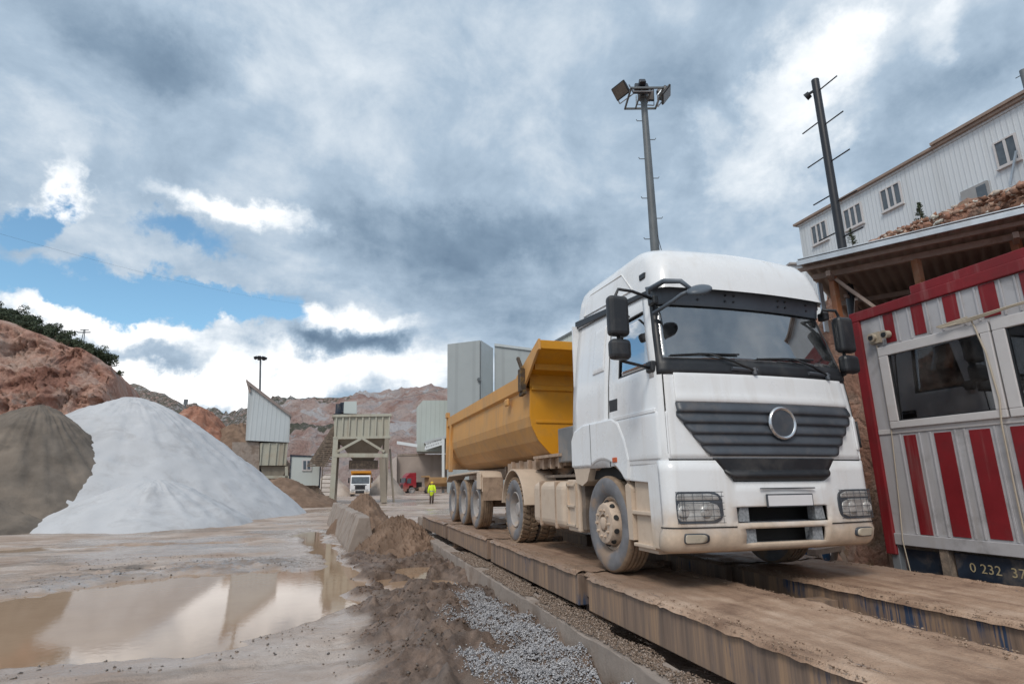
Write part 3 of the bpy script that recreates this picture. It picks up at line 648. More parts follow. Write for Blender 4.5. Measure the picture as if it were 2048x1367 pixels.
def deck_mud_mat():
    m = bpy.data.materials.new('mud on the weighbridge'); m.use_nodes = True; nt = m.node_tree; b = nt.nodes['Principled BSDF']
    P = nt.nodes.new('ShaderNodeTexCoord').outputs['Object']
    S1 = ND(nt, 'ShaderNodeMapping', {'Vector': P, 'Scale': (1, .055, 1)}).outputs[0]
    a = NOISE(nt, S1, 7, 7, .62); n = NOISE(nt, P, 2, 8, .65); f = NOISE(nt, P, 60, 3, .6)
    c = RAMP(nt, MATH(nt, 'ADD', MATH(nt, 'MULTIPLY', a, .35), MATH(nt, 'MULTIPLY', n, .65)), [(.36, (.20, .12, .078)), (.5, (.385, .255, .175)), (.63, (.53, .385, .285))])
    c = MIXC(nt, SMOOTH(nt, f, .58, .72, 0, .5), c, (.17, .115, .08))
    dk = MATH(nt, 'MULTIPLY', SMOOTH(nt, NOISE(nt, S1, 11, 3, .5), .66, .70), SMOOTH(nt, n, .48, .56)); c = MIXC(nt, dk, c, (.075, .085, .10))
    yw = ND(nt, 'ShaderNodeSeparateXYZ', {0: P}).outputs[1]
    wet = MATH(nt, 'MULTIPLY', SMOOTH(nt, yw, -1.9, -.6), SMOOTH(nt, n, .35, .6))
    c = MIXC(nt, MATH(nt, 'MULTIPLY', wet, .6), c, (.15, .10, .072))
    nt.links.new(c, b.inputs['Base Color'])
    nt.links.new(MATH(nt, 'SUBTRACT', .8, MATH(nt, 'MULTIPLY', wet, .4)), b.inputs['Roughness'])
    bp = ND(nt, 'ShaderNodeBump', {'Height': MATH(nt, 'ADD', a, MATH(nt, 'MULTIPLY', f, .5)), 'Strength': .8, 'Distance': .03}); nt.links.new(bp.outputs[0], b.inputs['Normal']); return m
DSIDE, DMUD = deck_side_mat(), deck_mud_mat()
wb = thing('weighbridge', 'long mud covered steel weighbridge of two wheel tracks under the white lorry', 'weighbridge', (0, 0, 0))
def mud_sheet(x0, x1, y0, y1, seed, drop=0.0):
    xs_ = np.linspace(x0-.03, x1+.03, int((x1-x0)/.035)); ys_ = np.arange(y0, y1, .045); X, Y = np.meshgrid(xs_, ys_)
    e = np.minimum(X-xs_[0], xs_[-1]-X); lip = (fbm(Y*4+seed, X*0+seed, 5)-.5)
    lip = lip*.22 + .7*(fbm(Y*17+seed, X*3, 3)-.5)
    Z = DK - .004 - drop + (fbm(X*9+seed, Y*1.0, 5)-.5)*.030 + (fbm(X*14, Y*14+seed, 4)-.5)*.020
    ed = sstep(.05, .0, e); Z = Z - ed*(.028+.035*np.clip(lip+.25, 0, 1)); Z += sstep(.16, .06, e)*.012*(1+lip*2)
    X = X + ed*lip*.022*np.sign(X-(x0+x1)/2)
    return grid_obj('mud_layer', X, Y, Z, DMUD, parent=wb)
LX0, LX1, RX0, RX1 = -1.55, -.36, .42, 1.92
cuts = [-6.5, 0.0, 4.1, 8.2, 12.4]
for k in range(4):
    y0, y1 = cuts[k]+(.15 if k else 0), cuts[k+1]-.13
    for x0, x1 in ((LX0, LX1), (RX0, RX1)):
        MB().box(x0, x1, y0, y1, .37, .70).build('deck_panel', DSIDE, wb, bevel=.008)
        if k < 3: MB().box(x0+.10, x1-.10, y1-.02, y1+.30, .46, .692).build('deck_joint', DSIDE, wb, bevel=.006)
    for ya in (y0+1.2, y1-1.4): MB().box(LX1+.02, RX0-.02, ya, ya+.2, .40, .60).build('cross_beam', DSIDE, wb)
    if k:
        for xa, xb in ((LX0+.25, LX1-.25), (RX0+.3, RX1-.3)): MB().box(xa, xb, y0+.05, y0+.35, .10, .43).build('foot', DSIDE, wb)
for k in range(4):
    y0, y1 = cuts[k]+(.15 if k else 0), cuts[k+1]-.13
    for x0, x1, sd0 in ((LX0, LX1, 1.0), (RX0, RX1, 5.0)):
        mud_sheet(x0, x1, y0, y1+.02, sd0)
        if k < 3: mud_sheet(x0+.10, x1-.10, y1+.0, y1+.30, sd0, .012)
n = 7000; yy = -3.6 + 14*rs.rand(n)**1.5; ed_ = rs.rand(n); base_x = np.where(rs.rand(n) < .5, np.where(rs.rand(n) < .5, LX0, LX1), np.where(rs.rand(n) < .6, RX0, RX1))
sg_ = np.where((base_x == LX0) | (base_x == RX0), 1, -1); xx = base_x + sg_*(rs.rand(n)**2.2*.22 - .025); k = fbm(yy*3, base_x*7, 4) > .20
tag(stones('mud_crumbs', np.column_stack([xx[k], yy[k], DK + .004 - .03*(np.abs(xx[k]-base_x[k]) < .02)*rs.rand(k.sum())]), .003, .010, stone_mat('mud crumbs', [(0, (.16, .10, .068)), (.6, (.30, .21, .148)), (1, (.42, .31, .23))], .85), 21), kind='stuff')
# concrete kerb along the weighbridge pit: four cast lengths
kb = [(-6.0, -2.25), (-2.24, 1.5), (1.51, 5.4), (5.41, 10.2)]
for i, (y0, y1) in enumerate(kb):
    m = MB(); n = 40; prof = [(-1.895, -.1), (-1.88, .285), (-1.865, .30), (-1.63, .305), (-1.62, -.1)]
    V = []
    for k in range(n+1):
        y = y0 + (y1-y0)*k/n
        for j, (x, z) in enumerate(prof):
            V.append((x + (float(vnoise(y*3+j, j))-.5)*.018, y, z + (float(vnoise(y*4.0, j*3.1))-.5)*.028*(z > 0)))
    F = [(k*5+j, k*5+j+1, (k+1)*5+j+1, (k+1)*5+j) for k in range(n) for j in range(4)] + [(4,3,2,1,0), tuple(n*5+j for j in range(5))]
    m.add(V, F); o = m.build('concrete_kerb', CONC, tidy=True)
    tag(o, ['muddy concrete kerb length nearest the photographer, beside the pale gravel', 'concrete kerb length level with the lorry cab front',
            'concrete kerb length beside the lorry front wheel', 'far concrete kerb length ending at the soil heap'][i], 'kerb', 'concrete kerb lengths along the weighbridge')
# ------------------------------------------------------------------ concrete barriers
bpts = [(-3.50, 9.35), (-3.72, 13.2), (-3.94, 17.1), (-4.16, 21.0)]
labs = ['nearest concrete barrier with a broken end beside the puddle', 'middle concrete barrier between two others', 'farthest concrete barrier, half buried by dark soil']
for i in range(3):
    (xa, ya), (xb, yb) = bpts[i], bpts[i+1]; ln = math.hypot(xb-xa, yb-ya) - .14
    m = MB(); n = 26; prof = [(-.36, -.15), (-.34, .10), (-.13, .86), (-.10, .90), (.13, .90), (.16, .86), (.34, .1), (.36, -.15)]; V = []
    for k in range(n+1):
        t = k/n; e = 1 if 0 < k < n else .965
        for j, (x, z) in enumerate(prof):
            V.append((x*e + (float(vnoise(t*14+i*9, j*2.3))-.5)*.035, t*ln, (z-.0)*(1 if 0 < k < n else .98) + (float(vnoise(t*11+i*7, j*1.7+3))-.5)*.05*(z > .5)))
    q = len(prof); F = [(k*q+j, k*q+j+1, (k+1)*q+j+1, (k+1)*q+j) for k in range(n) for j in range(q-1)] + [tuple(range(q))[::-1], tuple(n*q+j for j in range(q))]
    m.add(V, F); o = m.build('concrete_barrier', CONC, tidy=True, bevel=.015)
    o.location = (xa, ya, 0); o.rotation_euler.z = math.atan2(-(xb-xa), yb-ya); tag(o, labs[i], 'barrier', 'concrete barriers beside the puddle')
m = MB().prism([(-.20,-.1),(-.19,.62),(-.14,.70),(.14,.69),(.20,.60),(.21,-.1)], 'X', -.17, .19)
o = m.build('concrete_block', CONC, bevel=.03); o.location = (-1.42, 12.6, 0); o.rotation_euler = (R(3), R(-3), R(14)); tag(o, 'short upright concrete block at the end of the weighbridge', 'block')

# ------------------------------------------------------------------ white lorry tractor
TR = (0, 0, DK)
lorry = thing('tractor_lorry', 'white high roof tractor lorry with a dark grille, muddy below, standing on the weighbridge', 'lorry', TR)
def itp(tab):
    a, b = zip(*tab); return lambda z: float(np.interp(z, a, b))
cab_w = itp([(.3, 1.225), (.6, 1.235), (1.2, 1.24), (1.7, 1.235), (2.1, 1.215), (2.5, 1.175), (2.95, 1.115), (3.1, 1.09)])
cab_f = itp([(.3, -1.36), (.45, -1.40), (.58, -1.43), (1.2, -1.42), (1.72, -1.405), (2.06, -1.375), (2.2, -1.355), (2.5, -1.28), (2.9, -1.175), (3.1, -1.12)])
REAR = .87; BOW = .075
def cabS(q, z, off=0.0, r=.14, rear=REAR):
    s = 1 if q >= 0 else -1; a = abs(q); w = cab_w(z)+off; yf = cab_f(z)-off; r = r+off
    if a <= 1: x = a*(w-r); y = yf + BOW*a*a
    elif a <= 2:
        t = (a-1)*math.pi/2; x = w-r + r*math.sin(t); y = yf+BOW + r - r*math.cos(t)
    else:
        y0 = yf+BOW+r; y = y0 + (a-2)*(rear-y0); x = w
    return (s*x, y, z)
def qy(y, z):                      # perimeter parameter of a point on the flank
    y0 = cab_f(z)+BOW+.14; return 2 + (y-y0)/(REAR-y0)
def lin(a, b, n): return [a + (b-a)*i/n for i in range(n+1)]
def panel(name, m, q0, q1, z0, z1, nq=14, nz=8, off=0.0, thick=.02, skip=None, parent=None, zq=None, bevel=0, qs=None, zs=None, smooth=40):
    """a patch of the cab skin; q0,q1 may depend on z, z0,z1 on the patch parameter"""
    f0 = q0 if callable(q0) else (lambda z: q0); f1 = q1 if callable(q1) else (lambda z: q1)
    b = MB()
    def P(s, t):
        z = z0 + (z1-z0)*t; q = f0(z) + (f1(z)-f0(z))*s
        o_ = off(s, z) if callable(off) else off
        return cabS(q, z, o_)
    b.patch(P, qs or lin(0, 1, nq), zs or lin(0, 1, nz), skip)
    return b.build(name, m, parent or lorry, smooth=smooth, thick=thick, bevel=bevel)
# white flanks: one skin with holes for door and window
SQ = lambda y: (lambda z: qy(y, z))
for s in (1, -1):
    def side(name, m, y0, y1, z0, z1, off, skip=None, ys=None, zs=None, thick=.02, parent=None, bevel=0):
        b = MB()
        ys = ys or lin(y0, y1, 8); zs = zs or lin(z0, z1, 8)
        def P(y, z):
            q = qy(y, z) if y > -1.12 else max(1.25, 2 + (y+1.12)*4.4)
            x, yy, zz = cabS(q, z, off); return (s*x, yy, zz)
        b.patch(P, ys, zs, skip)
        if s < 0: b.f = [tuple(reversed(f)) for f in b.f]
        return b.build(name, m, parent or lorry, smooth=40, thick=thick, bevel=bevel)
    side('cab_side_panel', WHITE, -.19, REAR, 1.15, 3.12, 0, ys=lin(-.19, REAR, 7), zs=lin(1.15, 3.12, 14))
    # sleeper blank panel
    side('sleeper_panel', WHITE, -.06, .26, 2.30, 2.88, .014, thick=.016, bevel=.008)
    # door with window opening; the belt drops a step at the front
    ys = [-1.25, -1.20, -1.17, -.9, -.62, -.44, -.38, -.205]; zs = [1.16, 1.4, 1.69, 1.9, 2.07, 2.13, 2.35, 2.6, 2.80, 2.86, 2.98]
    door = side('cab_door', WHITE, 0, 0, 0, 0, .004, skip=lambda y, z: -1.17 < y < -.44 and 2.13 < z < 2.80, ys=ys, zs=zs, thick=.025, bevel=.004)
    side('window_seal', BLACKP, 0, 0, 0, 0, .001, skip=lambda y, z: -1.155 < y < -.455 and 2.145 < z < 2.785, ys=[-1.19, -1.155, -.8, -.455, -.42], zs=[2.115, 2.145, 2.4, 2.785, 2.815], thick=.012, parent=door)
    side('window', SIDEGLASS, -1.18, -.43, 2.12, 2.81, -.010, thick=.006, parent=door)
    hb = MB(); x_ = cab_w(1.84)+.004
    hb.box(s*x_-.004, s*x_+.006, -.42, -.22, 1.77, 1.91)
    door_h = hb.build('door_handle', BLACKP, door, bevel=.01)
    MB().box(s*x_-.0, s*x_+.022, -.40, -.24, 1.855, 1.885).build('handle_grip', GRILLE, door, bevel=.006)
    side('door_gap', DARK, -.205, -.193, 1.16, 2.98, .006, ys=[-.205, -.193], zs=lin(1.16, 2.98, 12), thick=.004)
    side('door_gap', DARK, -1.262, -1.25, 1.30, 2.04, .006, ys=[-1.262, -1.25], zs=lin(1.25, 2.04, 8), thick=.004)
    # crease line along the flank under the door
    side('belt_moulding', WHITE, -1.15, -.22, 1.66, 1.70, .018, thick=.02, bevel=.012)
    side('corner_panel', WHITE, 0, 0, 0, 0, .012, ys=lin(-1.27, -.35, 8), zs=lin(1.20, 1.67, 8), thick=.03, bevel=.015)
# front skin
panel('front_panel', WHITE, -1.42, 1.42, 1.20, 2.07, 34, 16, off=-.002)
panel('bonnet_flap', WHITE, -.985, .985, 1.755, 2.055, 30, 8, off=lambda s, z: .016 + .012*math.exp(-((z-1.80)/.03)**2), thick=.03, bevel=.008)
for s in (1, -1):
    panel('windscreen_pillar', WHITE, 1.62 if s > 0 else -2.02, 2.02 if s > 0 else -1.62, 2.02, 2.99, 6, 10, off=.002)
# windscreen and its dark surround
panel('windscreen', WSGLASS, -1.36, 1.36, 2.19, 2.90, 30, 12, off=-.004, thick=.008)
b = MB(); 
QS = [-1.66, -1.5, -1.34] + lin(-1.2, 1.2, 24) + [1.34, 1.5, 1.66]; ZS = [2.04, 2.10, 2.15, 2.21, 2.35, 2.5, 2.65, 2.78, 2.85, 2.92, 2.99]
b.patch(lambda q, z: cabS(q, z, .006), QS, ZS, skip=lambda q, z: abs(q) < 1.34 and 2.21 < z < 2.85)
b.build('windscreen_surround', BLACKP, lorry, smooth=40, thick=.02)
panel('sun_strip', glass_mat('sun strip film', (.10, .16, .16), .02, .02), -1.30, 1.30, 2.66, 2.86, 24, 4, off=-.022, thick=.004)
# visor band with fixing studs
visor = panel('sun_visor', RUBBERTRIM, -1.62, 1.62, 2.83, 3.035, 40, 5, off=lambda s, z: .022 + .07*(z-2.83)/.17, thick=.02, bevel=.006)
st = MB()
for q in (-.28, -.17, .45, .56, -.62, .9):
    for z in (2.90, 2.965):
        p = cabS(q, z, .022+.07*(z-2.83)/.17); st.cyl(p, (p[0], p[1]-.012, p[2]), .012, n=8)
st.build('stud', BLACKP, visor)
# high roof
def roof_ring(t, n=15):
    up = float(np.interp(t, [0, .2, .4, .58, .75, .88, 1], [0, .34, .63, .83, .95, .99, 1])); ins = float(np.interp(t, [0, .2, .4, .58, .75, .88, 1], [0, .07, .17, .32, .54, .78, 1]))
    w = 1.125 - .24*ins; yf = -1.345 + .56*ins**1.1; yr = REAR+.0 - .20*ins; r = .18 + .14*t; P = []
    def zb(y): return 2.985 + .075*(y+1.3)/2.2
    def zt(y): return 3.60 + .02*(y+.9)/1.6 - .10*max(0, (-.75-y))
    for sgn in (1,):
        pts = []
        for i in range(n): a = i/(n-1); pts.append((a*(w-r), yf + .075*a*a))
        for i in range(1, 9): a = i/8*math.pi/2; pts.append((w-r + r*math.sin(a), yf+.075 + r - r*math.cos(a)))
        for i in range(1, 9): a = i/8; pts.append((w, yf+.075+r + a*(yr-.08-(yf+.075+r))))
        for i in range(1, 6): a = i/5*math.pi/2; pts.append((w-.08+.08*math.cos(a), yr-.08+.08*math.sin(a)))
        for i in range(1, 5): a = i/4; pts.append(((w-.08)*(1-a), yr))
    full = pts + [(-x, y) for x, y in pts[-2:0:-1]]
    return [(x, y, zb(y) + (zt(y)-zb(y))*up) for x, y in full]
b = MB(); rings = [roof_ring(t) for t in (0, .05, .12, .2, .3, .4, .5, .58, .66, .75, .82, .88, .94, 1.0)]; n = len(rings[0]); V = [p for r_ in rings for p in r_]
F = [(k*n+i, k*n+(i+1) % n, (k+1)*n+(i+1) % n, (k+1)*n+i) for k in range(len(rings)-1) for i in range(n)] + [tuple((len(rings)-1)*n+i for i in range(n))]
b.add(V, F); roof = b.build('high_roof', WHITE, lorry, smooth=60)
for s in (1, -1):
    # recessed-looking raised frame on the roof flank
    fr = MB(); pts = [(-.72, 3.12), (-.42, 3.42), (.48, 3.46), (.62, 3.18)]
    P3 = []
    for y, z in pts + pts[:1]: P3.append((s*(1.125-.24*float(np.interp((z-3.03)/.57, [0, .34, .63, .83, .95, .99, 1], [0, .07, .17, .32, .54, .78, 1])) + .004), y, z))
    fr.tube(P3, .011, 6); fr.build('flank_moulding', WHITE, roof, smooth=True)
    g = MB(); pr = [(-1.1, 2.95), (-1.1, 3.0), (REAR+.02, 3.18), (REAR+.02, 3.08)]
    g.prism(pr, 'X', s*1.08, s*1.14); g.build('gutter_strip', BLACKP, lorry, bevel=.008)
MB().box(-1.125, -1.07, -1.00, -.88, 3.17, 3.24).build('marker_lamp', BLACKP, roof, bevel=.012)
MB().tube([(-.36, -.3, 3.58), (-.42, -.35, 3.68), (-.56, -.45, 4.0)], [.012, .007, .003], 6).build('aerial', BLACKP, roof)
# cab floor, back wall and inside
MB().box(-1.15, 1.15, -1.25, .80, 1.02, 1.20).build('cab_floor', DARK, lorry)
MB().box(-1.20, 1.20, .84, .875, 1.15, 3.10).build('cab_back_wall', WHITE, lorry)
MB().box(-1.08, 1.08, -1.05, .82, 2.90, 2.935).box(-1.1, 1.1, .72, .83, 1.2, 2.9).build('cab_lining', DASH, lorry)
MB().prism([(-1.30, 1.95), (-1.27, 2.16), (-.95, 2.19), (-.70, 2.05), (-.72, 1.3), (-1.25, 1.3)], 'X', -1.10, 1.10).build('dashboard', DASH, lorry, bevel=.03)
for sx in (-.62, .58):
    seat = MB().box(sx-.26, sx+.26, -.45, .12, 1.55, 1.72).prism([(.0, 1.68), (.14, 2.42), (.26, 2.42), (.18, 1.66)], 'X', sx-.25, sx+.25).box(sx-.13, sx+.13, .15, .25, 2.44, 2.64).build('seat', SEATM, lorry, bevel=.05)
wc = Vector((.58, -.72, 2.12)); q = Euler((R(58), 0, 0)); pts = [wc + q.to_matrix() @ Vector((.24*math.cos(a), .24*math.sin(a), 0)) for a in np.linspace(0, 2*math.pi, 25)]
MB().tube(pts, .017, 7).bar(wc-Vector((.22,0,0)), wc+Vector((.22,0,0)), .03).build('steering_wheel', BLACKP, lorry, smooth=True)
# grille: five stepped slats narrowing downwards
gq = lambda z: .985 - .30*max(0, (1.62-z)/.42)
def slat(z, z0=1.225, z1=1.75, n=5):
    t = (z1-z)/(z1-z0)*n; f = t-math.floor(t); return f
def goff(s, z): f = slat(z); return .012 + .026*sstep(0, .75, f)*(1-sstep(.86, 1.0, f))
grille = panel('grille', GRILLE, lambda z: -gq(z), gq, 1.225, 1.75, 32, 50, off=goff, thick=.02)
bc = cabS(.07, 1.555, .055); q = Matrix.Rotation(0, 3, 'X')
ring = MB().lathe([(.135, .0), (.150, -.012), (.160, -.012), (.168, .012)], (bc[0], bc[1]-.005, bc[2]), 'Y', 40).build('badge_ring', CHROME, grille, smooth=True)
MB().lathe([(.0005, -.003), (.138, -.003), (.138, .03)], (bc[0], bc[1], bc[2]), 'Y', 40).build('badge_disc', GRILLE, grille)
lq = lambda z: .66 - .16*(1.19-z)/.21
low = panel('lower_grille', BLACKP, lambda z: -lq(z), lq, .985, 1.205, 24, 24, off=lambda s, z: .012 + .045*max(0, math.sin((z-.985)/.22*math.pi*2.0)), thick=.02)
# headland corner pieces beside the grille (air deflectors)
for s in (1, -1):
    if s > 0: panel('air_deflector', WHITE, 1.12 if s > 0 else -1.75, 1.75 if s > 0 else -1.12, 1.30, 1.64, 8, 6, off=.016, thick=.02, bevel=.012)
    if s > 0: panel('deflector_slot', BLACKP, 1.44 if s > 0 else -1.62, 1.62 if s > 0 else -1.44, 1.33, 1.61, 3, 4, off=.038, thick=.02)
# dark shut line between cab and bumper
panel('shut_line', DARK, -2.3, 2.3, 1.185, 1.20, 30, 1, off=-.008, thick=.02)
panel('bumper_seam', DARK, -2.0, -.52, .562, .572, 16, 1, off=.0262, thick=.004)
panel('bumper_seam', DARK, .52, 2.0, .562, .572, 16, 1, off=.0262, thick=.004)
# bumper with its two slots and lamp openings
QB = sorted(set(lin(-1.0, 1.0, 32) + [-2.0, -1.85, -1.7, -1.55, -1.4, -1.25, -1.12, 1.12, 1.25, 1.4, 1.55, 1.7, 1.85, 2.0]))
ZB = [.335, .36, .40, .44, .50, .545, .565, .60, .64, .745, .76, .88, .98, 1.08, 1.185]
def boff(q, z): return .010 + (.012 if z < .57 else 0) + (.02 if .36 < z < .54 else 0) - (.03 if z < .345 else 0)
def bskip(q, z): return (abs(q) < .50 and .60 < z < .745) or (abs(q) < .44 and .40 < z < .545) or (abs(q) < lq(max(z, .98)) - .06 and z > .985)
b = MB(); b.patch(lambda q, z: cabS(q, z, boff(q, z)), QB, ZB, skip=bskip)
bumper = b.build('bumper', WHITE, lorry, smooth=35, thick=.03)
for s in (1, -1):      # bumper ends wrap back to the wheel
    MB().prism([(-1.22, .36), (-1.22, 1.19), (-.62, 1.19), (-.60, 1.0), (-.98, .98), (-1.0, .36)], 'X', s*1.20, s*1.236).build('bumper_end', WHITE, lorry, bevel=.01)
    MB().box(min(s*.80, s*1.19), max(s*.80, s*1.19), -1.02, -.63, .30, 1.0).build('step_box', TANPAINT, lorry, bevel=.01)
    MB().box(min(s*1.0, s*1.235), max(s*1.0, s*1.235), -1.04, -.62, .66, .70).build('step', TANPAINT, lorry, bevel=.008)
    MB().box(min(s*1.0, s*1.235), max(s*1.0, s*1.235), -1.04, -.62, .345, .38).build('step', TANPAINT, lorry, bevel=.008)
    MB().prism([(-.62, .40), (-.62, .92), (-.56, .98), (-.50, .95), (-.53, .40)], 'X', s*.85, s*1.235).build('mud_flap', TANPAINT, lorry)
MB().box(-1.1, 1.1, -1.16, -1.12, .36, 1.18).build('bumper_core', DARK, lorry)
MB().box(-.62, .62, -1.32, -1.16, .565, .60).box(-.55, .55, -1.30, -1.16, .36, .395).build('tread_step', GALV, bumper)
MESHM = mat('grey mesh', (.25, .27, .29), .5, var=.5, scale=40, bump=.3)
for s in (-1, 1):      # mesh sides of the two slots
    for pg in ([(s*.40, .61), (s*.52, .61), (s*.50, .74), (s*.40, .74)], [(s*.34, .41), (s*.46, .41), (s*.46, .54), (s*.34, .54)]): MB().prism(pg, 'Y', -1.40, -1.30).build('slot_mesh', MESHM, bumper, tidy=True)
pz = cabS(.0, .8, .02)
pl = MB().obox((.055, pz[1]-.012, .80), (.56, .014, .125)).build('number_plate_frame', GRILLE, bumper, bevel=.004)
MB().obox((.055, pz[1]-.021, .80), (.53, .006, .10)).build('number_plate', PLATE, pl)
MB().obox((.055, pz[1]-.004, .915), (.66, .012, .012)).build('plate_groove', GRILLE, bumper)
# headlights and fogs
for s in (-1, 1):
    q0, q1 = (.635, 1.30); a, c_ = (q0, q1) if s > 0 else (-q1, -q0)
    def rnd(a_, c__, z0, z1, k=.09):      # rounded outline: the ends draw in near the top and bottom
        zc, hh = (z0+z1)/2, (z1-z0)/2
        ins = lambda z: k*(1-math.sqrt(max(0, 1-min(1, abs(z-zc)/hh)**4)))
        return (lambda z: a_+ins(z)), (lambda z: c__-ins(z))
    ZR = [0, .03, .08, .16, .3, .5, .7, .84, .92, .97, 1]
    g0, g1 = rnd(a, c_, .605, .895, .12); hl = panel('headlight', GRILLE, g0, g1, .605, .895, 12, 8, off=.020, thick=.04, bevel=.006, zs=ZR)
    e = .035
    g0, g1 = rnd(a+e, c_-e, .53, .80, .10)
    panel('headlight_lens', LAMPG, lambda z: g0(max(z, .635)) if z > .66 else a+e+.08*((.66-z)/.035)**2, lambda z: g1(max(z, .635)) if z > .66 else c_-e-.08*((.66-z)/.035)**2, .625, .80, 12, 6, off=.026, thick=.02, parent=hl, bevel=.01)
    panel('indicator_lens', LAMPG, lambda z: a+e+.08*(max(0, z-.84)/.035)**2, lambda z: c_-e-.08*(max(0, z-.84)/.035)**2, .815, .875, 12, 3, off=.026, thick=.02, parent=hl, bevel=.006)
    gd_ = MB()
    for i in range(8):
        q_ = a+e/2 + (c_-a-e)*i/7; gd_.tube([cabS(q_, .605+.29*k/4, .040) for k in range(5)], .0028, 4)
    for z_ in (.61, .67, .73, .79, .85, .89): gd_.tube([cabS(a+(c_-a)*k/8, z_, .042) for k in range(9)], .0028, 4)
    gd_.build('stone_guard', GRILLE, hl)
    for k, qc in enumerate((.80, 1.04)):
        p = cabS(s*qc, .71, .028); MB().lathe([(.0005, -.004), (.045, -.010), (.062, -.002), (.066, .012)], p, 'Y', 20).build('lamp_reflector', LAMPG, hl, smooth=True)
    fa_, fc_ = (.80, 1.10) if s > 0 else (-1.10, -.80); g0, g1 = rnd(fa_, fc_, .425, .515, .07)
    fg = panel('fog_light', GRILLE, g0, g1, .425, .515, 6, 4, off=.056, thick=.02, zs=ZR)
    f0, f1 = rnd(fa_+.025, fc_-.025, .433, .507, .06); panel('fog_lens', mat('fog lamp lens', (.52, .47, .38), .3, var=.2, bump=0), f0, f1, .433, .507, 6, 3, off=.062, thick=.01, parent=fg, zs=ZR)
# wipers
for x0, x1, x2 in ((-.12, -.64, -1.06), (.88, .43, -.06)):
    def gp(x, z, o): 
        q_ = x/(cab_w(z)-.14); return cabS(q_, z, o)
    wp = MB().tube([gp(x0, 2.09, .03), gp((x0*.5+x1*.5), 2.19, .045), gp(x1, 2.265, .03)], [.016, .013, .008], 6).build('wiper_arm', BLACKP, lorry, smooth=True)
    MB().tube([gp(x2, 2.235, .018), gp(x1-.1, 2.262, .02), gp(x0-.15, 2.275, .018)], .010, 5).build('wiper_blade', BLACKP, wp)
    MB().tube([gp(x0-.28, 2.115, .02), gp(x0+.02, 2.105, .02)], .022, 6).tube([gp(x0-.02, 2.06, .03), gp(x0-.02, 2.13, .03)], .024, 6).build('wiper_linkage', GRILLE, wp)
# mirrors: kerb and driver side
for s in (-1, 1):
    ox = 1.20 if s < 0 else 1.14
    sh_ = .13 if s < 0 else -.26
    X = lambda a: s*(a + (sh_ if a > 1.27 else 0))
    arm = MB().tube([(X(1.10), -1.16, 2.86), (X(1.30), -1.25, 2.90), (X(1.47), -1.27, 2.90), (X(1.50), -1.27, 2.84), (X(1.50), -1.27, 2.20), (X(1.47), -1.27, 2.15), (X(1.20), -1.16, 2.115)], .017, 8).build('mirror_arm', BLACKP, lorry, smooth=True)
    MB().box(min(X(1.40), X(1.62)), max(X(1.40), X(1.62)), -1.36, -1.24, 2.39, 2.81).build('main_mirror', BLACKP, arm, bevel=.045, seg=3)
    MB().box(min(X(1.40), X(1.62)), max(X(1.40), X(1.62)), -1.37, -1.24, 2.15, 2.36).build('wide_mirror', BLACKP, arm, bevel=.05, seg=3)
    MB().box(min(X(1.16), X(1.25)), max(X(1.16), X(1.25)), -1.22, -1.10, 2.07, 2.19).build('arm_bracket', BLACKP, arm, bevel=.02)
    MB().box(min(X(1.10), X(1.17)), max(X(1.10), X(1.17)), -1.22, -1.10, 2.80, 2.90).build('arm_bracket', BLACKP, arm, bevel=.02)
    gl = MB().box(min(X(1.42), X(1.60)), max(X(1.42), X(1.60)), -1.24, -1.236, 2.43, 2.77).build('mirror_glass', FARGLASS, arm)
fa = MB().tube([(-1.16, -1.18, 2.70), (-1.02, -1.36, 2.80), (-.98, -1.46, 2.84), (-.93, -1.50, 2.86)], .022, 8).tube([(-1.16, -1.14, 2.98), (-1.09, -1.32, 3.02), (-.98, -1.46, 2.98), (-.92, -1.52, 2.89)], [.03, .03, .026, .02], 8).build('front_mirror_arm', RUBBERTRIM, lorry, smooth=True)
b = MB().ball((0, 0, 0), (.155, .10, .045), 18); o = b.build('front_mirror', RUBBERTRIM, fa, smooth=True); o.location = (-.84, -1.56, 2.865); o.rotation_euler = (R(30), R(-22), R(8))
b = MB().ball((0, 0, 0), (.10, .05, .09), 14); o = b.build('kerb_mirror', BLACKP, lorry, smooth=True); o.location = (-.98, -.95, 2.66); o.rotation_euler = (0, R(20), R(20))
b = MB().box(-.10, .10, -.04, .04, -.055, .055); o = b.build('door_mirror', BLACKP, lorry, bevel=.03); o.location = (-1.34, -.72, 2.62); o.rotation_euler = (R(-12), R(28), R(10))
MB().tube([(-1.18, -.72, 2.80), (-1.28, -.72, 2.76), (-1.34, -.72, 2.66)], .014, 6).build('door_mirror_arm', BLACKP, lorry)
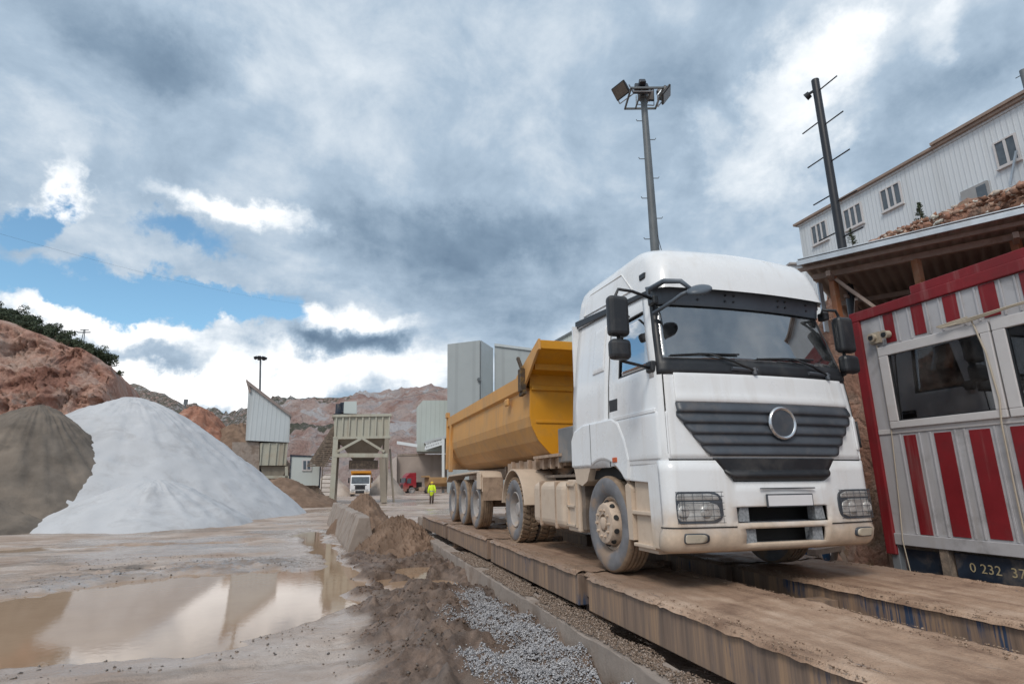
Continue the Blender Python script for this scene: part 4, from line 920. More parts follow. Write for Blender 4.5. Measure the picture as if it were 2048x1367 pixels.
# wheel arches
WR = .53
arc = [(.72*math.cos(a), .53+.71*math.sin(a)) for a in np.linspace(R(150), R(64), 14)]
fend = [(-.62, 1.0)] + [(-.56, 1.0)] + [(y, z) for y, z in arc if z > 1.0] + [(.42, 1.17), (.90, 1.17), (.90, 1.52), (.80, 1.64), (.5, 1.70), (-.30, 1.70), (-.44, 1.64), (-.58, 1.44), (-.66, 1.22)]
for s in (-1, 1):
    fd = MB().prism(fend, 'X', s*1.06, s*1.262).build('wheel_arch', WHITE, lorry, bevel=.025, tidy=True)
    MB().box(min(s*1.2615, s*1.2645), max(s*1.2615, s*1.2645), .275, .283, 1.20, 1.68).build('panel_gap', DARK, fd)
    MB().box(min(s*1.24, s*1.275), max(s*1.24, s*1.275), -.40, -.30, 1.20, 1.255).build('side_indicator', ORANGE, fd, bevel=.008)
    MB().prism([(y, z) for y, z in arc] + [(y*.93, (z-.53)*.93+.53) for y, z in arc[::-1]], 'X', s*.70, s*1.20).build('arch_liner', MUDDY, fd, tidy=True)
    MB().prism([(.36, 1.16), (.86, 1.16), (.80, .98), (.62, .94), (.46, 1.0)], 'X', s*1.0, s*1.24).build('rear_flap', TANPAINT, fd, tidy=True)
# ------------------------------------------------------------------ wheels
def tyre_prof(w, r=WR, rr=.30, ribs=0):
    p = [(rr, -.08*0+w*.30), (rr+.03, w*.42), (rr+.09, w*.5), (r-.07, w*.5), (r-.025, w*.46), (r-.006, w*.40)]
    n = 5; t = []
    for i in range(n):
        a = w*.40 - w*.8*i/n; bb = w*.40 - w*.8*(i+1)/n
        t += [(r, a-.004), (r, bb+.012)] + ([(r-.014, bb+.010), (r-.014, bb)] if ribs and i < n-1 else [])
    return p + t + [(q, -h) for q, h in reversed(p)]
def wheel(name, parent, x, y, s, kind):
    w = .30
    hub = bpy.data.objects.new(name, None); COL.objects.link(hub); hub.parent = parent; hub.location = (x, y, WR); hub.empty_display_size = .1
    ty = MB().lathe(tyre_prof(w, ribs=1), (0, 0, 0), 'X', 56)
    side_faces = len(ty.f)
    nr = len(tyre_prof(w, ribs=1))
    # sidewall and tread are different dirt
    prof = tyre_prof(w, ribs=1)
    ty.m = []
    for j in range(nr-1):
        tread = prof[j][0] > WR-.03 and prof[j+1][0] > WR-.03
        ty.m += [1 if tread else 0]*56
    if kind == 'drive':
        for k in range(38):
            a = 2*math.pi*k/38
            for sg, da in ((1, 0), (-1, math.pi/38)):
                q = Matrix.Rotation(a+da, 3, 'X'); c_ = q @ Vector((sg*w*.27, 0, WR+.004)); ty.obox(c_, (w*.40, .05, .028), q @ Matrix.Rotation(sg*R(18), 3, 'Z'), 1)
    t_ = ty.build('tyre', [TYRE_S, TREAD], hub, smooth=35, tidy=True)
    e = s*w*.5
    if kind == 'front':
        rm = MB().lathe([(.305, -s*w*.3), (.30, e*.55), (.285, e*.62), (.262, e*.50), (.250, e*.30), (.242, e*.36), (.232, e*1.02), (.215, e*1.22), (.180, e*1.28), (.10, e*1.26), (.098, e*1.0), (.07, e*1.0), (.068, e*1.34), (.045, e*1.42), (.0005, e*1.43)], (0,0,0), 'X', 48)
        rim = rm.build('rim', RIMM, hub, smooth=30, tidy=True)
        nt_ = MB(); hl_ = MB()
        for k in range(10):
            a = 2*math.pi*k/10; c_ = Vector((e*1.24, .148*math.cos(a), .148*math.sin(a))); nt_.cyl(c_, c_+Vector((s*.034, 0, 0)), .017, .015, 6)
            a += math.pi/10; c_ = Vector((e*.93, .234*math.cos(a), .234*math.sin(a))); dd_ = Vector((s*.012, .02*math.cos(a), .02*math.sin(a))); MB().cyl(c_-dd_*.4, c_+dd_*.5, .030, .028, 12).build('hand_hole', DARK, rim)
        nt_.build('wheel_nuts', RIMM, rim)
    else:
        rm = MB().lathe([(.305, -s*w*.3), (.30, e*.75), (.285, e*.82), (.270, e*.6), (.255, -e*.3), (.235, -e*.55), (.14, -e*.60), (.135, -e*.3), (.125, e*.35), (.10, e*.55), (.0005, e*.58)], (0,0,0), 'X', 40)
        rim = rm.build('rim', RIMG, hub, smooth=30, tidy=True); nt_ = MB()
        for k in range(10):
            a = 2*math.pi*k/10; c_ = Vector((-e*.58, .185*math.cos(a), .185*math.sin(a))); nt_.cyl(c_, c_+Vector((s*.04, 0, 0)), .017, .015, 6)
        nt_.build('wheel_nuts', RIMG, rim)
    return hub
for s in (-1, 1):
    wheel('front_wheel', lorry, s*1.08, 0, s, 'front')
    wheel('drive_wheel', lorry, s*1.08, 3.63, s, 'drive'); wheel('drive_wheel', lorry, s*.74, 3.63, s, 'drive')
MB().cyl((-1, 0, WR), (1, 0, WR), .07).cyl((-1, 3.63, WR), (1, 3.63, WR), .09).ball((0, 3.63, WR), (.25, .28, .28), 14).build('axle', MUDDY_D, lorry, smooth=40)
MB().box(-.43, -.36, -1.0, 5.0, .78, 1.04).box(.36, .43, -1.0, 5.0, .78, 1.04).box(-.4, .4, .9, 1.1, .8, 1.0).box(-.4, .4, 2.4, 2.6, .8, 1.0).box(-.4, .4, 4.6, 4.8, .8, 1.0).build('chassis_frame', MUDDY_D, lorry)
MB().box(-.55, .55, 3.2, 4.1, 1.04, 1.14).cyl((0, 3.65, 1.13), (0, 3.65, 1.24), .46, n=28).build('fifth_wheel', MUDDY_D, lorry)
MB().box(-.50, .50, -.9, .9, .55, 1.0).box(-.6, .6, -.5, .6, 1.0, 1.16).build('engine', DARK, lorry, bevel=.05)
# fuel tank with straps, side box with ladder, battery box
for s in (-1, 1):
    tk = MB().box(min(s*.62, s*1.22), max(s*.62, s*1.22), 1.30, 2.62, .36, 1.0).build('fuel_tank', TANPAINT, lorry, bevel=.11, seg=4)
    for y in (1.62, 2.25): MB().box(min(s*.6, s*1.232), max(s*.6, s*1.232), y-.03, y+.03, .35, 1.012).build('tank_strap', MUDDY, tk, bevel=.025, seg=2)
    MB().box(min(s*.70, s*1.20), max(s*.70, s*1.20), .84, 1.22, .36, 1.02).build('side_box', TANPAINT, lorry, bevel=.02)
    ld = MB().bar((s*1.215, 1.18, .42), (s*1.215, 1.18, .98), .03).bar((s*1.215, .90, .42), (s*1.215, .90, .98), .03)
    for z in (.44, .68, .95): ld.bar((s*1.215, .90, z), (s*1.215, 1.18, z), .03, .025)
    ld.build('ladder', TANPAINT, lorry)
    MB().box(min(s*.55, s*1.16), max(s*.55, s*1.16), .72, .84, .40, 1.05).build('grate', MUDDY_D, lorry)
    # drive axle mudguard
    ga = [(3.63 + .66*math.cos(a), .53 + .66*math.sin(a)) for a in np.linspace(R(8), R(172), 22)]
    MB().prism(ga + [(3.63+(y-3.63)*1.045, .53+(z-.53)*1.045) for y, z in ga[::-1]], 'X', s*.60, s*1.25).build('mudguard', TANPAINT, lorry, smooth=40, tidy=True, bevel=.006)
# clutter between cab and trailer
MB().cyl((-.52, 1.02, 1.42), (-.52, 1.02, 1.98), .20, n=20).build('air_intake', BLACKP, lorry, smooth=40, bevel=.04)
MB().box(-.95, -.45, 1.55, 2.15, 1.28, 1.80).build('equipment_box', mat('grey plastic box', (.17, .175, .18), .6, var=.2, stain=((.35, .28, .22), .4, 3)), lorry, bevel=.02)
ho = MB()
for k in range(5):
    y = 1.3+.22*k; ho.tube([(-.3+.1*k, .9, 1.5), (-.35+.1*k, y, 1.25+.05*k), (-.25+.1*k, 2.2, 1.12), (-.2+.08*k, 2.9, 1.18)], .022, 6)
ho.tube([(-.8, 1.7, 1.16), (-.75, 2.0, 1.24), (-.6, 2.3, 1.20), (-.6, 2.6, 1.1)], .03, 6); ho.build('air_hose', MUDDY_D, lorry, smooth=True)
MB().box(-.9, .9, .95, 2.9, 1.06, 1.10).build('catwalk', MUDDY_D, lorry)

# ------------------------------------------------------------------ yellow tipper semi-trailer
trl = thing('tipper_trailer', 'dusty yellow tipper semi-trailer with three axles coupled behind the white lorry', 'trailer', (0, 0, DK))
sec = [(-1.25, 2.80), (-1.25, 2.56), (-1.19, 2.52), (-1.20, 2.06), (-1.17, 1.90), (-1.05, 1.66), (-.86, 1.46), (-.62, 1.33)]
secR = [(-x, z) for x, z in sec[::-1]]
Y0, Y1 = 2.78, 9.95
out_ = sec + secR; inn = [(x*.94, z+.04 if abs(x) < 1.1 else z) for x, z in out_]
b = MB(); n = len(out_)
V = [(x, Y0, z) for x, z in out_] + [(x, Y1, z) for x, z in out_]; F = [(i, i+1, n+i+1, n+i) for i in range(n-1)]
b.add(V, F); Vi = [(x, Y0+.05, z) for x, z in inn] + [(x, Y1-.05, z) for x, z in inn]; b.add(Vi, [tuple(reversed(f)) for f in F])
b.add([(out_[0][0], Y0, 2.80), (inn[0][0], Y0, 2.80), (inn[0][0], Y1, 2.80), (out_[0][0], Y1, 2.80)], [(0, 1, 2, 3)]); b.add([(out_[-1][0], Y0, 2.80), (out_[-1][0], Y1, 2.80), (inn[-1][0], Y1, 2.80), (inn[-1][0], Y0, 2.80)], [(0, 1, 2, 3)])
b.add([(x, Y1, z) for x, z in out_], [tuple(range(n))])
body = b.build('tipper_body', YDUST, trl)
fr = [(-1.19, 2.80)] + [(x, z) for x, z in out_[2:-2]] + [(1.19, 2.80)]
MB().prism(fr, 'Y', Y0-.03, Y0+.02).build('front_wall', YELLOW, trl, bevel=.006)
MB().box(-1.17, 1.17, Y0-.075, Y0-.03, 2.50, 2.58).prism([(-1.1, 1.95), (1.1, 1.95), (1.1, 2.0), (-1.1, 2.0)], 'Y', Y0-.05, Y0-.03).build('wall_rib', YELLOW, trl, bevel=.008)
# canopy over the front
MB().prism([(Y0+.30, 2.80), (2.05, 3.20), (2.03, 3.20), (2.03, 3.06), (2.09, 3.05), (Y0+.05, 2.74), (Y0+.30, 2.74)], 'X', -1.245, 1.245).build('spill_canopy', YELLOW, trl, bevel=.008, tidy=True)
MB().prism([(2.5, 2.80), (2.5, 2.92), (2.45, 2.92), (2.45, 2.80)], 'X', -1.2, 1.2).build('canopy_rib', YELLOW, trl)
for s in (-1, 1):
    MB().prism([(Y0+.45, 2.80), (2.03, 3.22), (2.01, 3.04), (2.10, 3.03), (Y0-.06, 2.60), (Y0+.05, 2.50), (Y0+.25, 2.52)], 'X', s*1.245, s*1.285).build('canopy_gusset', YDUST, trl, bevel=.006, tidy=True)
    hk = MB().box(min(s*1.27, s*1.36), max(s*1.27, s*1.36), Y0-.06, Y0+.10, 2.48, 2.86).bar((s*1.32, Y0+.0, 2.86), (s*1.32, Y0+.22, 3.10), .05).bar((s*1.30, Y0-.1, 2.46), (s*1.30, Y0+.15, 2.44), .06); hk.build('sheet_hook', mat('oily rusty iron', (.06, .04, .025), .7, var=.5, scale=12, bump=.4, stain=((.35, .2, .04), .6, 9)), trl)
    MB().box(min(s*1.24, s*1.30), max(s*1.24, s*1.30), 3.75, 3.95, 2.36, 2.50).build('lashing_eye', YDUST, trl, bevel=.03)
    MB().prism([(Y1-.55, 2.56), (Y1-.35, 2.56), (Y1-.30, 2.2), (Y1-.28, 1.28), (Y1-.42, 1.28), (Y1-.46, 2.1)], 'X', s*1.15, s*1.26).build('side_post', YDUST, trl, bevel=.02, tidy=True)
MB().box(-1.27, 1.27, Y1, Y1+.10, 1.35, 2.85).box(-1.30, -1.2, Y1-.1, Y1+.1, 2.80, 2.95).box(1.2, 1.30, Y1-.1, Y1+.1, 2.80, 2.95).build('tailgate', YDUST, trl, bevel=.01)
MB().box(-.50, -.38, 2.5, 10.4, 1.06, 1.30).box(.38, .50, 2.5, 10.4, 1.06, 1.30).prism([(2.05, 1.24), (2.05, 1.37), (5.2, 1.36), (5.2, 1.18)], 'X', -.86, .86).build('chassis_rails', MUDDY, trl)
for s in (-1, 1):
    for y in (2.2, 2.55, 2.9, 3.3, 3.7, 4.2, 4.7): MB().box(min(s*.86, s*.93), max(s*.86, s*.93), y-.03, y+.03, 1.20, 1.38).build('side_gusset', MUDDY, trl)
    for y in (5.3, 5.55, 5.95, 6.2): MB().box(min(s*.50, s*.62), max(s*.50, s*.62), y-.05, y+.05, 1.02, 1.36).build('outrigger', MUDDY, trl)
MB().box(-1.0, 1.0, 2.0, 3.2, 1.375, 1.42).build('coupling_plate', MUDDY, trl)
MB().box(-.66, -.54, 4.95, 5.1, .42, 1.1).box(.54, .66, 4.95, 5.1, .42, 1.1).box(-.72, -.48, 4.90, 5.15, .36, .42).box(.48, .72, 4.90, 5.15, .36, .42).build('landing_leg', MUDDY_D, trl)
for k in range(3):
    y = 6.58 + 1.31*k
    MB().cyl((-1.0, y, WR), (1.0, y, WR), .075).box(-.5, -.4, y-.4, y+.3, .62, .75).box(.4, .5, y-.4, y+.3, .62, .75).box(-.48, -.40, y-.05, y+.05, .6, 1.08).box(.40, .48, y-.05, y+.05, .6, 1.08).build('axle', MUDDY_D, trl)
    for s in (-1, 1): wheel('trailer_wheel', trl, s*1.07, y, s, 'rear')
for s in (-1, 1):
    MB().prism([(5.85, .80), (5.87, 1.02), (6.02, 1.17), (6.3, 1.20), (9.6, 1.15), (9.95, 1.0), (9.97, 1.03), (9.62, 1.19), (6.3, 1.245), (5.98, 1.21), (5.82, 1.05), (5.80, .80)], 'X', s*.78, s*1.25).build('mudguard', TANPAINT, trl, bevel=.006, tidy=True)
    MB().box(min(s*.80, s*1.24), max(s*.80, s*1.24), 5.79, 5.82, .62, 1.10).build('mud_flap', MUDDY, trl)
    MB().box(min(s*1.25, s*1.28), max(s*1.25, s*1.28), 5.85, 6.2, .85, 1.19).build('guard_end', TANPAINT, trl, bevel=.01)
# ------------------------------------------------------------------ ribbed cladding
def ribbed(name, col, axis, pitch, strength=.5, streakc=(.35, .35, .33), rough=.5, sa=.3):
    m = mat(name, col, rough, var=.05, scale=.3, bump=0, streak=(streakc, sa, 1.2)); nt = m.node_tree; b = nt.nodes['Principled BSDF']
    P = nt.nodes.new('ShaderNodeTexCoord').outputs['Object']
    w = ND(nt, 'ShaderNodeTexWave', {'Vector': P, 'Scale': 1/pitch/ (20/ (2*math.pi)) if False else math.pi*2/20/pitch*1.0, 'Distortion': 0.0}, bands_direction=axis, wave_profile='SIN').outputs['Fac']
    h = SMOOTH(nt, w, .70, .95)
    bp = ND(nt, 'ShaderNodeBump', {'Height': h, 'Strength': strength, 'Distance': .05}); nt.links.new(bp.outputs[0], b.inputs['Normal'])
    old = b.inputs['Base Color'].links[0].from_socket
    nt.links.new(MIXC(nt, MATH(nt, 'MULTIPLY', SMOOTH(nt, w, .86, .97), .20), old, tuple(q*.55 for q in col)), b.inputs['Base Color'])
    return m
RIBW = ribbed('white ribbed cladding', (.62, .66, .69), 'Y', .15, .35)
RIBS = ribbed('pale grey ribbed cladding', (.52, .56, .575), 'X', .42, .3)
RIBT = ribbed('grey tower cladding', (.33, .36, .365), 'X', 3.0, .08, (.29, .30, .30), sa=.15)
RIBG = ribbed('pale green grey cladding', (.44, .485, .46), 'X', .8, .2, (.38, .40, .37))
def xplane(u, v, X):
    q, _ = direction(u, v); k = (X-CAMX)/q.x; return Vector((X, CAMY+q.y*k, CAMZ+q.z*k))
class Frame:
    """a thing with local axes: its parts are given in world metres and stored relative to its base"""
    def __init__(s, root): s.root = root; s.o = -Vector(root.location)
    def put(s, mb, name, m, parent=None, **k): return mb.build(name, m, parent or s.root, loc=(s.o if parent is None else None), **k)

# ------------------------------------------------------------------ red and white weighbridge office
KX, KY0, KY1, KZ0, KZ1 = 2.25, -.53, -5.4, .95, 3.87
office = thing('weighbridge_office', 'red and white striped cabin office raised on steel legs beside the weighbridge', 'site office', (3.3, -2.9, 0)); K = Frame(office)
BK = 4.40
b = MB().box(KX, BK, KY1, KY0, KZ1-.13, KZ1).box(KX, KX+.13, KY0-.135, KY0, KZ0-.12, KZ1-.13).box(BK-.13, BK, KY0-.13, KY0, KZ0, KZ1-.13).box(KX, KX+.13, KY1, KY1+.13, KZ0, KZ1-.13)
K.put(b, 'corner_frame', RED, bevel=.012)
K.put(MB().box(KX+.03, KX+.16, KY1, -1.39, KZ1, KZ1+.11), 'roof_rail', RED, bevel=.01)
K.put(MB().box(KX+.06, BK-.05, KY1+.05, KY0-.05, KZ1-.06, KZ1-.01), 'roof', KWHITE)
K.put(MB().box(KX+.004, KX+.12, KY1+.13, KY0-.136, KZ0, KZ0+.13), 'bottom_rail', KWHITE, bevel=.006)
# front wall round two windows, folded ribs in paint of two colours
wins = [(-.87, -2.17), (-2.19, -3.49)]; WZ0, WZ1 = 2.31, 3.33
reds_top = [(-.99, -1.12), (-1.36, -1.50), (-1.74, -1.89), (-2.13, -2.29), (-2.52, -2.68), (-2.90, -3.06), (-3.28, -3.44), (-3.66, -3.82), (-4.04, -4.2), (-4.42, -4.58), (-4.8, -4.96)]
reds_bot = [(-.99, -1.14), (-1.36, -1.55), (-1.74, -1.95), (-2.14, -2.34), (-2.53, -2.73), (-2.92, -3.12), (-3.3, -3.5), (-3.69, -3.89), (-4.08, -4.28), (-4.46, -4.66), (-4.84, -5.0)]
w_ = MB(); x0, x1 = KX+.035, KX+.07
w_.box(x0, x1, KY1+.13, KY0-.13, WZ1, KZ1-.13).box(x0, x1, KY1+.13, KY0-.13, KZ0+.13, WZ0).box(x0, x1, wins[0][0], KY0-.13, WZ0, WZ1).box(x0, x1, KY1+.13, wins[1][1], WZ0, WZ1)
for (rr, za, zb) in ((reds_top, WZ1+.02, KZ1-.135), (reds_bot, KZ0+.135, WZ0-.07)):
    prev = KY0-.16
    for a, c in rr:
        w_.box(x0-.012, x0, a+.035, a+.055, za, zb).box(x0-.012, x0, c-.055, c-.035, za, zb)
        mid = (a+prev)/2; prev = c
    for a, c in rr: pass
r_ = w_
for (rr, za, zb) in ((reds_top, WZ1+.035, KZ1-.137), (reds_bot, KZ0+.137, WZ0-.09)):
    for i, (a, c) in enumerate(rr):
        r_.box(x0-.010, x0-.001, c, a, za + (.07 if (za > 3 and i in (0, 1, 4)) else 0)*0 + (i*37 % 5)*.004, zb, 1)
wall = K.put(w_, 'front_wall', [KWHITE, RED], bevel=.003)
K.put(MB().box(x0-.014, x0, KY1+.13, KY0-.14, WZ0-.06, WZ0-.0), 'sill_rail', KFRAME, bevel=.006)
K.put(MB().box(KX+.07, BK-.06, KY0-.10, KY0-.02, KZ0, KZ1-.13).box(BK-.10, BK-.06, KY1+.02, KY0-.10, KZ0, KZ1-.13).box(KX+.07, BK-.06, KY1+.02, KY1+.10, KZ0, KZ1-.13).box(KX+.07, BK-.06, KY1+.02, KY0-.02, KZ0+.02, KZ0+.13), 'cabin_shell', mat('grey inner panel', (.22, .20, .19), .8, var=.2))
for i, (a, c) in enumerate(wins):
    fm = MB(); f = .10
    fm.box(KX-.010, KX+.075, c, a, WZ0, WZ0+.085).box(KX-.010, KX+.075, c, a, WZ1-.12, WZ1).box(KX-.010, KX+.075, a-f-.02, a, WZ0+.085, WZ1-.12).box(KX-.010, KX+.075, c, c+f, WZ0+.085, WZ1-.12)
    fr_ = K.put(fm, 'window', KFRAME, bevel=.008)
    e = MB().box(KX+.02, KX+.03, c+f, a-f-.02, WZ0+.085, WZ1-.12).build('pane', DGLASS, fr_)
    MB().box(KX+.005, KX+.018, a-f-.035, a-f-.02, WZ0+.085, WZ1-.12).box(KX+.005, KX+.018, c+f, a-f-.035, WZ0+.085, WZ0+.10).build('seal', BLACKP, fr_)
    if i == 1:
        MB().box(KX+.034, KX+.05, c+f, a-f-.02, WZ0+.48, WZ1-.12).build('shutter', KFRAME, fr_)
K.put(MB().box(3.0, 3.1, -1.9, -1.45, 1.1, 3.3).box(3.3, 3.9, -1.35, -.9, 1.1, 2.75).box(2.5, 3.2, -3.3, -1.1, 1.6, 1.7).box(2.62, 2.95, -2.6, -2.2, 1.7, 2.55), 'office_furniture', mat('brown furniture', (.20, .13, .11), .7, var=.3))
K.put(MB().box(3.6, 3.64, -1.30, -.85, 1.3, 3.2), 'curtain', mat('dull red curtain', (.22, .05, .05), .9, var=.3, scale=6))
for y in (-.86, -1.04):
    cm = MB().cyl((KX-.07, y, 3.46), (KX+.01, y, 3.47), .042, .046, 14).cyl((KX-.075, y, 3.46), (KX-.05, y, 3.463), .052, .052, 14)
    if y > -1: cm.box(KX-.02, KX+.03, y-.07, y+.07, 3.39, 3.53)
    o = K.put(cm, 'security_camera', CREAM, smooth=40); MB().cyl((KX-.078, y, 3.46), (KX-.074, y, 3.46), .034, .034, 12).build('camera_lens', BLACKP, o)
cb = MB()
for k in range(4):
    y0 = -1.75-.02*k; cb.tube([(KX-.03, y0-.02*k, 3.375+.008*k), (KX-.05, y0-.25, 3.355+.012*k), (KX-.03, y0-.7, 3.40+.006*k), (KX-.02, -3.6, 3.42+.008*k)], .008, 5)
for k in range(3): cb.tube([(KX-.03, -1.95, 3.37), (KX-.06, -1.72+.02*k, 3.36+.012*k), (KX-.035, -1.70, 3.375+.01*k), (KX-.03, -2.0, 3.395+.01*k)], .008, 5)
cb.tube([(KX-.02, -2.03, 3.36), (KX-.022, -2.10, 3.0), (KX-.02, -2.13, 2.5), (KX-.016, -2.10, 2.25), (KX+.0, -2.08, 1.6), (KX+.0, -2.08, 1.1)], .009, 5).tube([(KX+.01, -.86, 3.37), (KX+.01, -.86, 2.3), (KX+.012, -.80, 1.4), (KX-.03, -.80, 1.0), (KX-.02, -.84, .5)], .007, 5)
K.put(cb, 'cable', CREAM)
# legs, blue panels and the painted telephone number under the floor
lg = [(KX+.08, -.62), (KX+.07, -1.22), (KX+.07, -2.28), (BK-.2, -.7), (BK-.2, -2.3), (KX+.1, -4.6), (BK-.2, -4.6)]
for i, (x, y) in enumerate(lg): K.put(MB().box(x-.045, x+.045, y-.05, y+.05, -.05, KZ0-.003), 'leg', MUDDY_D if i else GALV, bevel=.006)
K.put(MB().box(KX+.08, KX+.12, KY1+.1, -.70, .60, .65).box(KX+.14, KX+.2, KY1+.1, -.6, .86, KZ0-.004), 'floor_rail', MUDDY_D)
K.put(MB().box(KX+.10, KX+.115, -1.15, -.70, .655, .90), 'side_panel', NAVY)
sg = K.put(MB().box(KX+.075, KX+.09, -2.22, -1.30, .665, .92), 'sign_panel', NAVY, bevel=.003)
K.put(MB().box(KX+.075, KX+.09, -3.6, -2.34, .665, .92), 'side_panel', NAVY)
tx = bpy.data.curves.new('lettering', 'FONT'); tx.body = '0 232  375 50'; tx.size = .132; tx.extrude = .001; tx.space_character = 1.05
tx.materials.append(mat('faded yellow lettering', (.42, .34, .20), .7, var=.3, scale=20, bump=0))
tmp = bpy.data.objects.new('lettering', tx); COL.objects.link(tmp); bpy.context.view_layer.update()
tme = bpy.data.meshes.new_from_object(tmp.evaluated_get(bpy.context.evaluated_depsgraph_get())); bpy.data.objects.remove(tmp)
to = bpy.data.objects.new('lettering', tme); COL.objects.link(to); to.parent = sg; to.location = (KX+.072, -1.44, .745)
to.rotation_euler = Matrix(((0, 0, -1), (-1, 0, 0), (0, 1, 0))).to_euler()
def trestle(name, label, x, y, h, w, m, rz, cat):
    t = thing(name, label, cat, (x, y, .1), rz)
    for sx in (-1, 1):
        for sy in (-1, 1): MB().bar((sx*w*.5, sy*.22, 0), (sx*w*.42, sy*.04, h), .06).build('leg', m, t)
    MB().box(-w*.55, w*.55, -.06, .06, h, h+.07).build('top_rail', m, t); MB().bar((-w*.45, .12, h*.4), (w*.45, -.12, h*.45), .05).build('brace', m, t)
trestle('timber_trestle', 'rough timber trestle standing between the lorry bumper and the striped office', 2.42, .55, .62, .8, TIMBER, R(20), 'trestle')
trestle('steel_trestle', 'pale steel trestle behind the lorry, near the office corner post', 2.9, 1.6, .75, .9, KFRAME, R(-30), 'trestle')
t = thing('oil_drum', 'blue oil drum on the ground between the lorry and the striped office', 'drum', (2.65, 1.05, .1))
MB().lathe([(.0005, .0), (.24, .0), (.245, .02), (.235, .03), (.24, .26), (.25, .28), (.24, .30), (.235, .56), (.245, .58), (.24, .60), (.0005, .59)], (0,0,0), 'Z', 26).build('drum_body', mat('blue drum paint', (.03, .10, .22), .5, var=.2, stain=((.35, .28, .2), .5, 4)), t, smooth=40, tidy=True)
MB().cyl((.1, 0, .59), (.1, 0, .62), .03).build('bung', GALV, t)
# ------------------------------------------------------------------ open shed with corrugated roof
EA = Vector((3.25, 1.0, 5.36)); ED = Vector((.532, -.847, 0)); EB = Vector((.847, .532, 0))
shed = thing('open_shed', 'open shed with a corrugated roof on rusty brown posts behind the striped office', 'shed', (5.0, .6, 0)); S_ = Frame(shed)
def ep(s, t, z=0): q = EA + ED*s + EB*t; return Vector((q.x, q.y, q.z + z))
ns, ntt = 300, 6; ss = np.linspace(-.1, 7.0, ns); b = MB()
for off in (0, 1):
    pass
V = [ep(s, t, -.045*t + .018*math.sin(s*2*math.pi/.16)) for t in np.linspace(0, 4.2, ntt) for s in ss]
b.add(V, [(j*ns+i, j*ns+i+1, (j+1)*ns+i+1, (j+1)*ns+i) for j in range(ntt-1) for i in range(ns-1)])
S_.put(b, 'roof', CORR, smooth=True, thick=.012)
S_.put(MB().bar(ep(-.12, -.05, -.03), ep(7.0, -.05, -.05), .03, .09).bar(ep(-.1, .04, .035), ep(7.0, .04, .035), .22, .02), 'gutter', GALV, bevel=.006)
PD = Vector((.57, -.822, 0)); P0 = Vector((3.86, 1.05, 0)); posts = [0, 1.2, 2.42, 3.7, 5.0]
def pp(s, t, z): q = P0 + PD*s + EB*t; return Vector((q.x, q.y, z))
for s in posts:
    S_.put(MB().box(-.05, .05, -.05, .05, 0, 1) if False else MB().bar(pp(s, 0, 4.2 if s < 4 else .1), pp(s, 0, 5.16), .105), 'post', RUSTB, bevel=.008)
for s in (0, 2.4, 5.0): S_.put(MB().bar(pp(s, 3.3, 4.2), pp(s, 3.3, 4.95), .10), 'post', RUSTB)
S_.put(MB().bar(pp(-.3, 0, 5.20), pp(6, 0, 5.20), .08, .10).bar(pp(-.5, -.42, 5.25), pp(6, -.42, 5.25), .05, .06).bar(pp(0, -.35, 5.12), pp(0, 3.4, 5.0), .07, .09).bar(pp(2.42, -.35, 5.12), pp(2.42, 3.4, 5.0), .07, .09).bar(pp(-.3, 1.7, 5.1), pp(6, 1.7, 5.1), .06, .09).bar(pp(-.3, 3.3, 5.0), pp(6, 3.3, 5.0), .07, .09), 'roof_beam', TIMBER)
S_.put(MB().bar(pp(.05, -.03, 5.08), pp(1.05, .0, 3.85), .10, .05).bar(pp(.1, .3, 4.85), pp(.05, .9, 5.0), .05).bar(pp(.3, .0, 4.68), pp(.1, .9, 4.5), .05), 'brace', TIMBER)
S_.put(MB().bar(pp(-.22, .05, 4.2), pp(-.22, .05, 5.1), .09, .03), 'downpipe', GALV)
bw = MB(); k = 0
for s in np.arange(-.2, 6, .30): bw.bar(pp(s, 3.5+.03*(k % 2), 4.2), pp(s+.285, 3.5+.03*(k % 2), 4.2), .02, 1.5); k += 1
S_.put(bw, 'back_boards', mat('brown back boards', (.17, .12, .09), .85, var=.35, scale=.9, bump=.1))
# ------------------------------------------------------------------ black step pole, third pole
pole = thing('step_pole', 'black pole with bare rungs rising through the shed roof, small camera on top', 'pole', (4.84, 1.6, 0))
MB().cyl((0, 0, 0), (0, 0, 9.82), .085, .075, 16).build('pole_shaft', BLACKST, pole, smooth=40)
zr = [(9.53, -1), (8.87, 1), (8.72, -1), (8.06, 1), (7.88, -1), (7.2, 1), (7.0, -1), (6.4, 1), (6.25, -1)]
for z, s in zr: MB().cyl((0, s*.02, z), (0, s*.50, z), .014, .014, 6).build('rung', BLACKST, pole)
q = MB().cyl((-.06, .12, 9.56), (-.10, .20, 9.52), .07, .08, 14).bar((0, 0, 9.6), (-.07, .13, 9.57), .04).build('camera', BLACKST, pole, smooth=40)
tp = at(2043, 140, 13); p3 = thing('step_pole', 'grey pole with short pegs at the right edge above the hillside building', 'pole', (tp.x+.04, tp.y, 0))
MB().cyl((0, 0, 0), (0, 0, tp.z), .075, .075, 14).build('pole_shaft', MAST, p3, smooth=40)
for z, s in ((tp.z-.12, 1), (tp.z-.75, 1), (tp.z-.4, -1), (tp.z-1.1, -1)): MB().cyl((0, 0, z), (-.02, s*.18, z), .012, .012, 6).build('rung', MAST, p3)
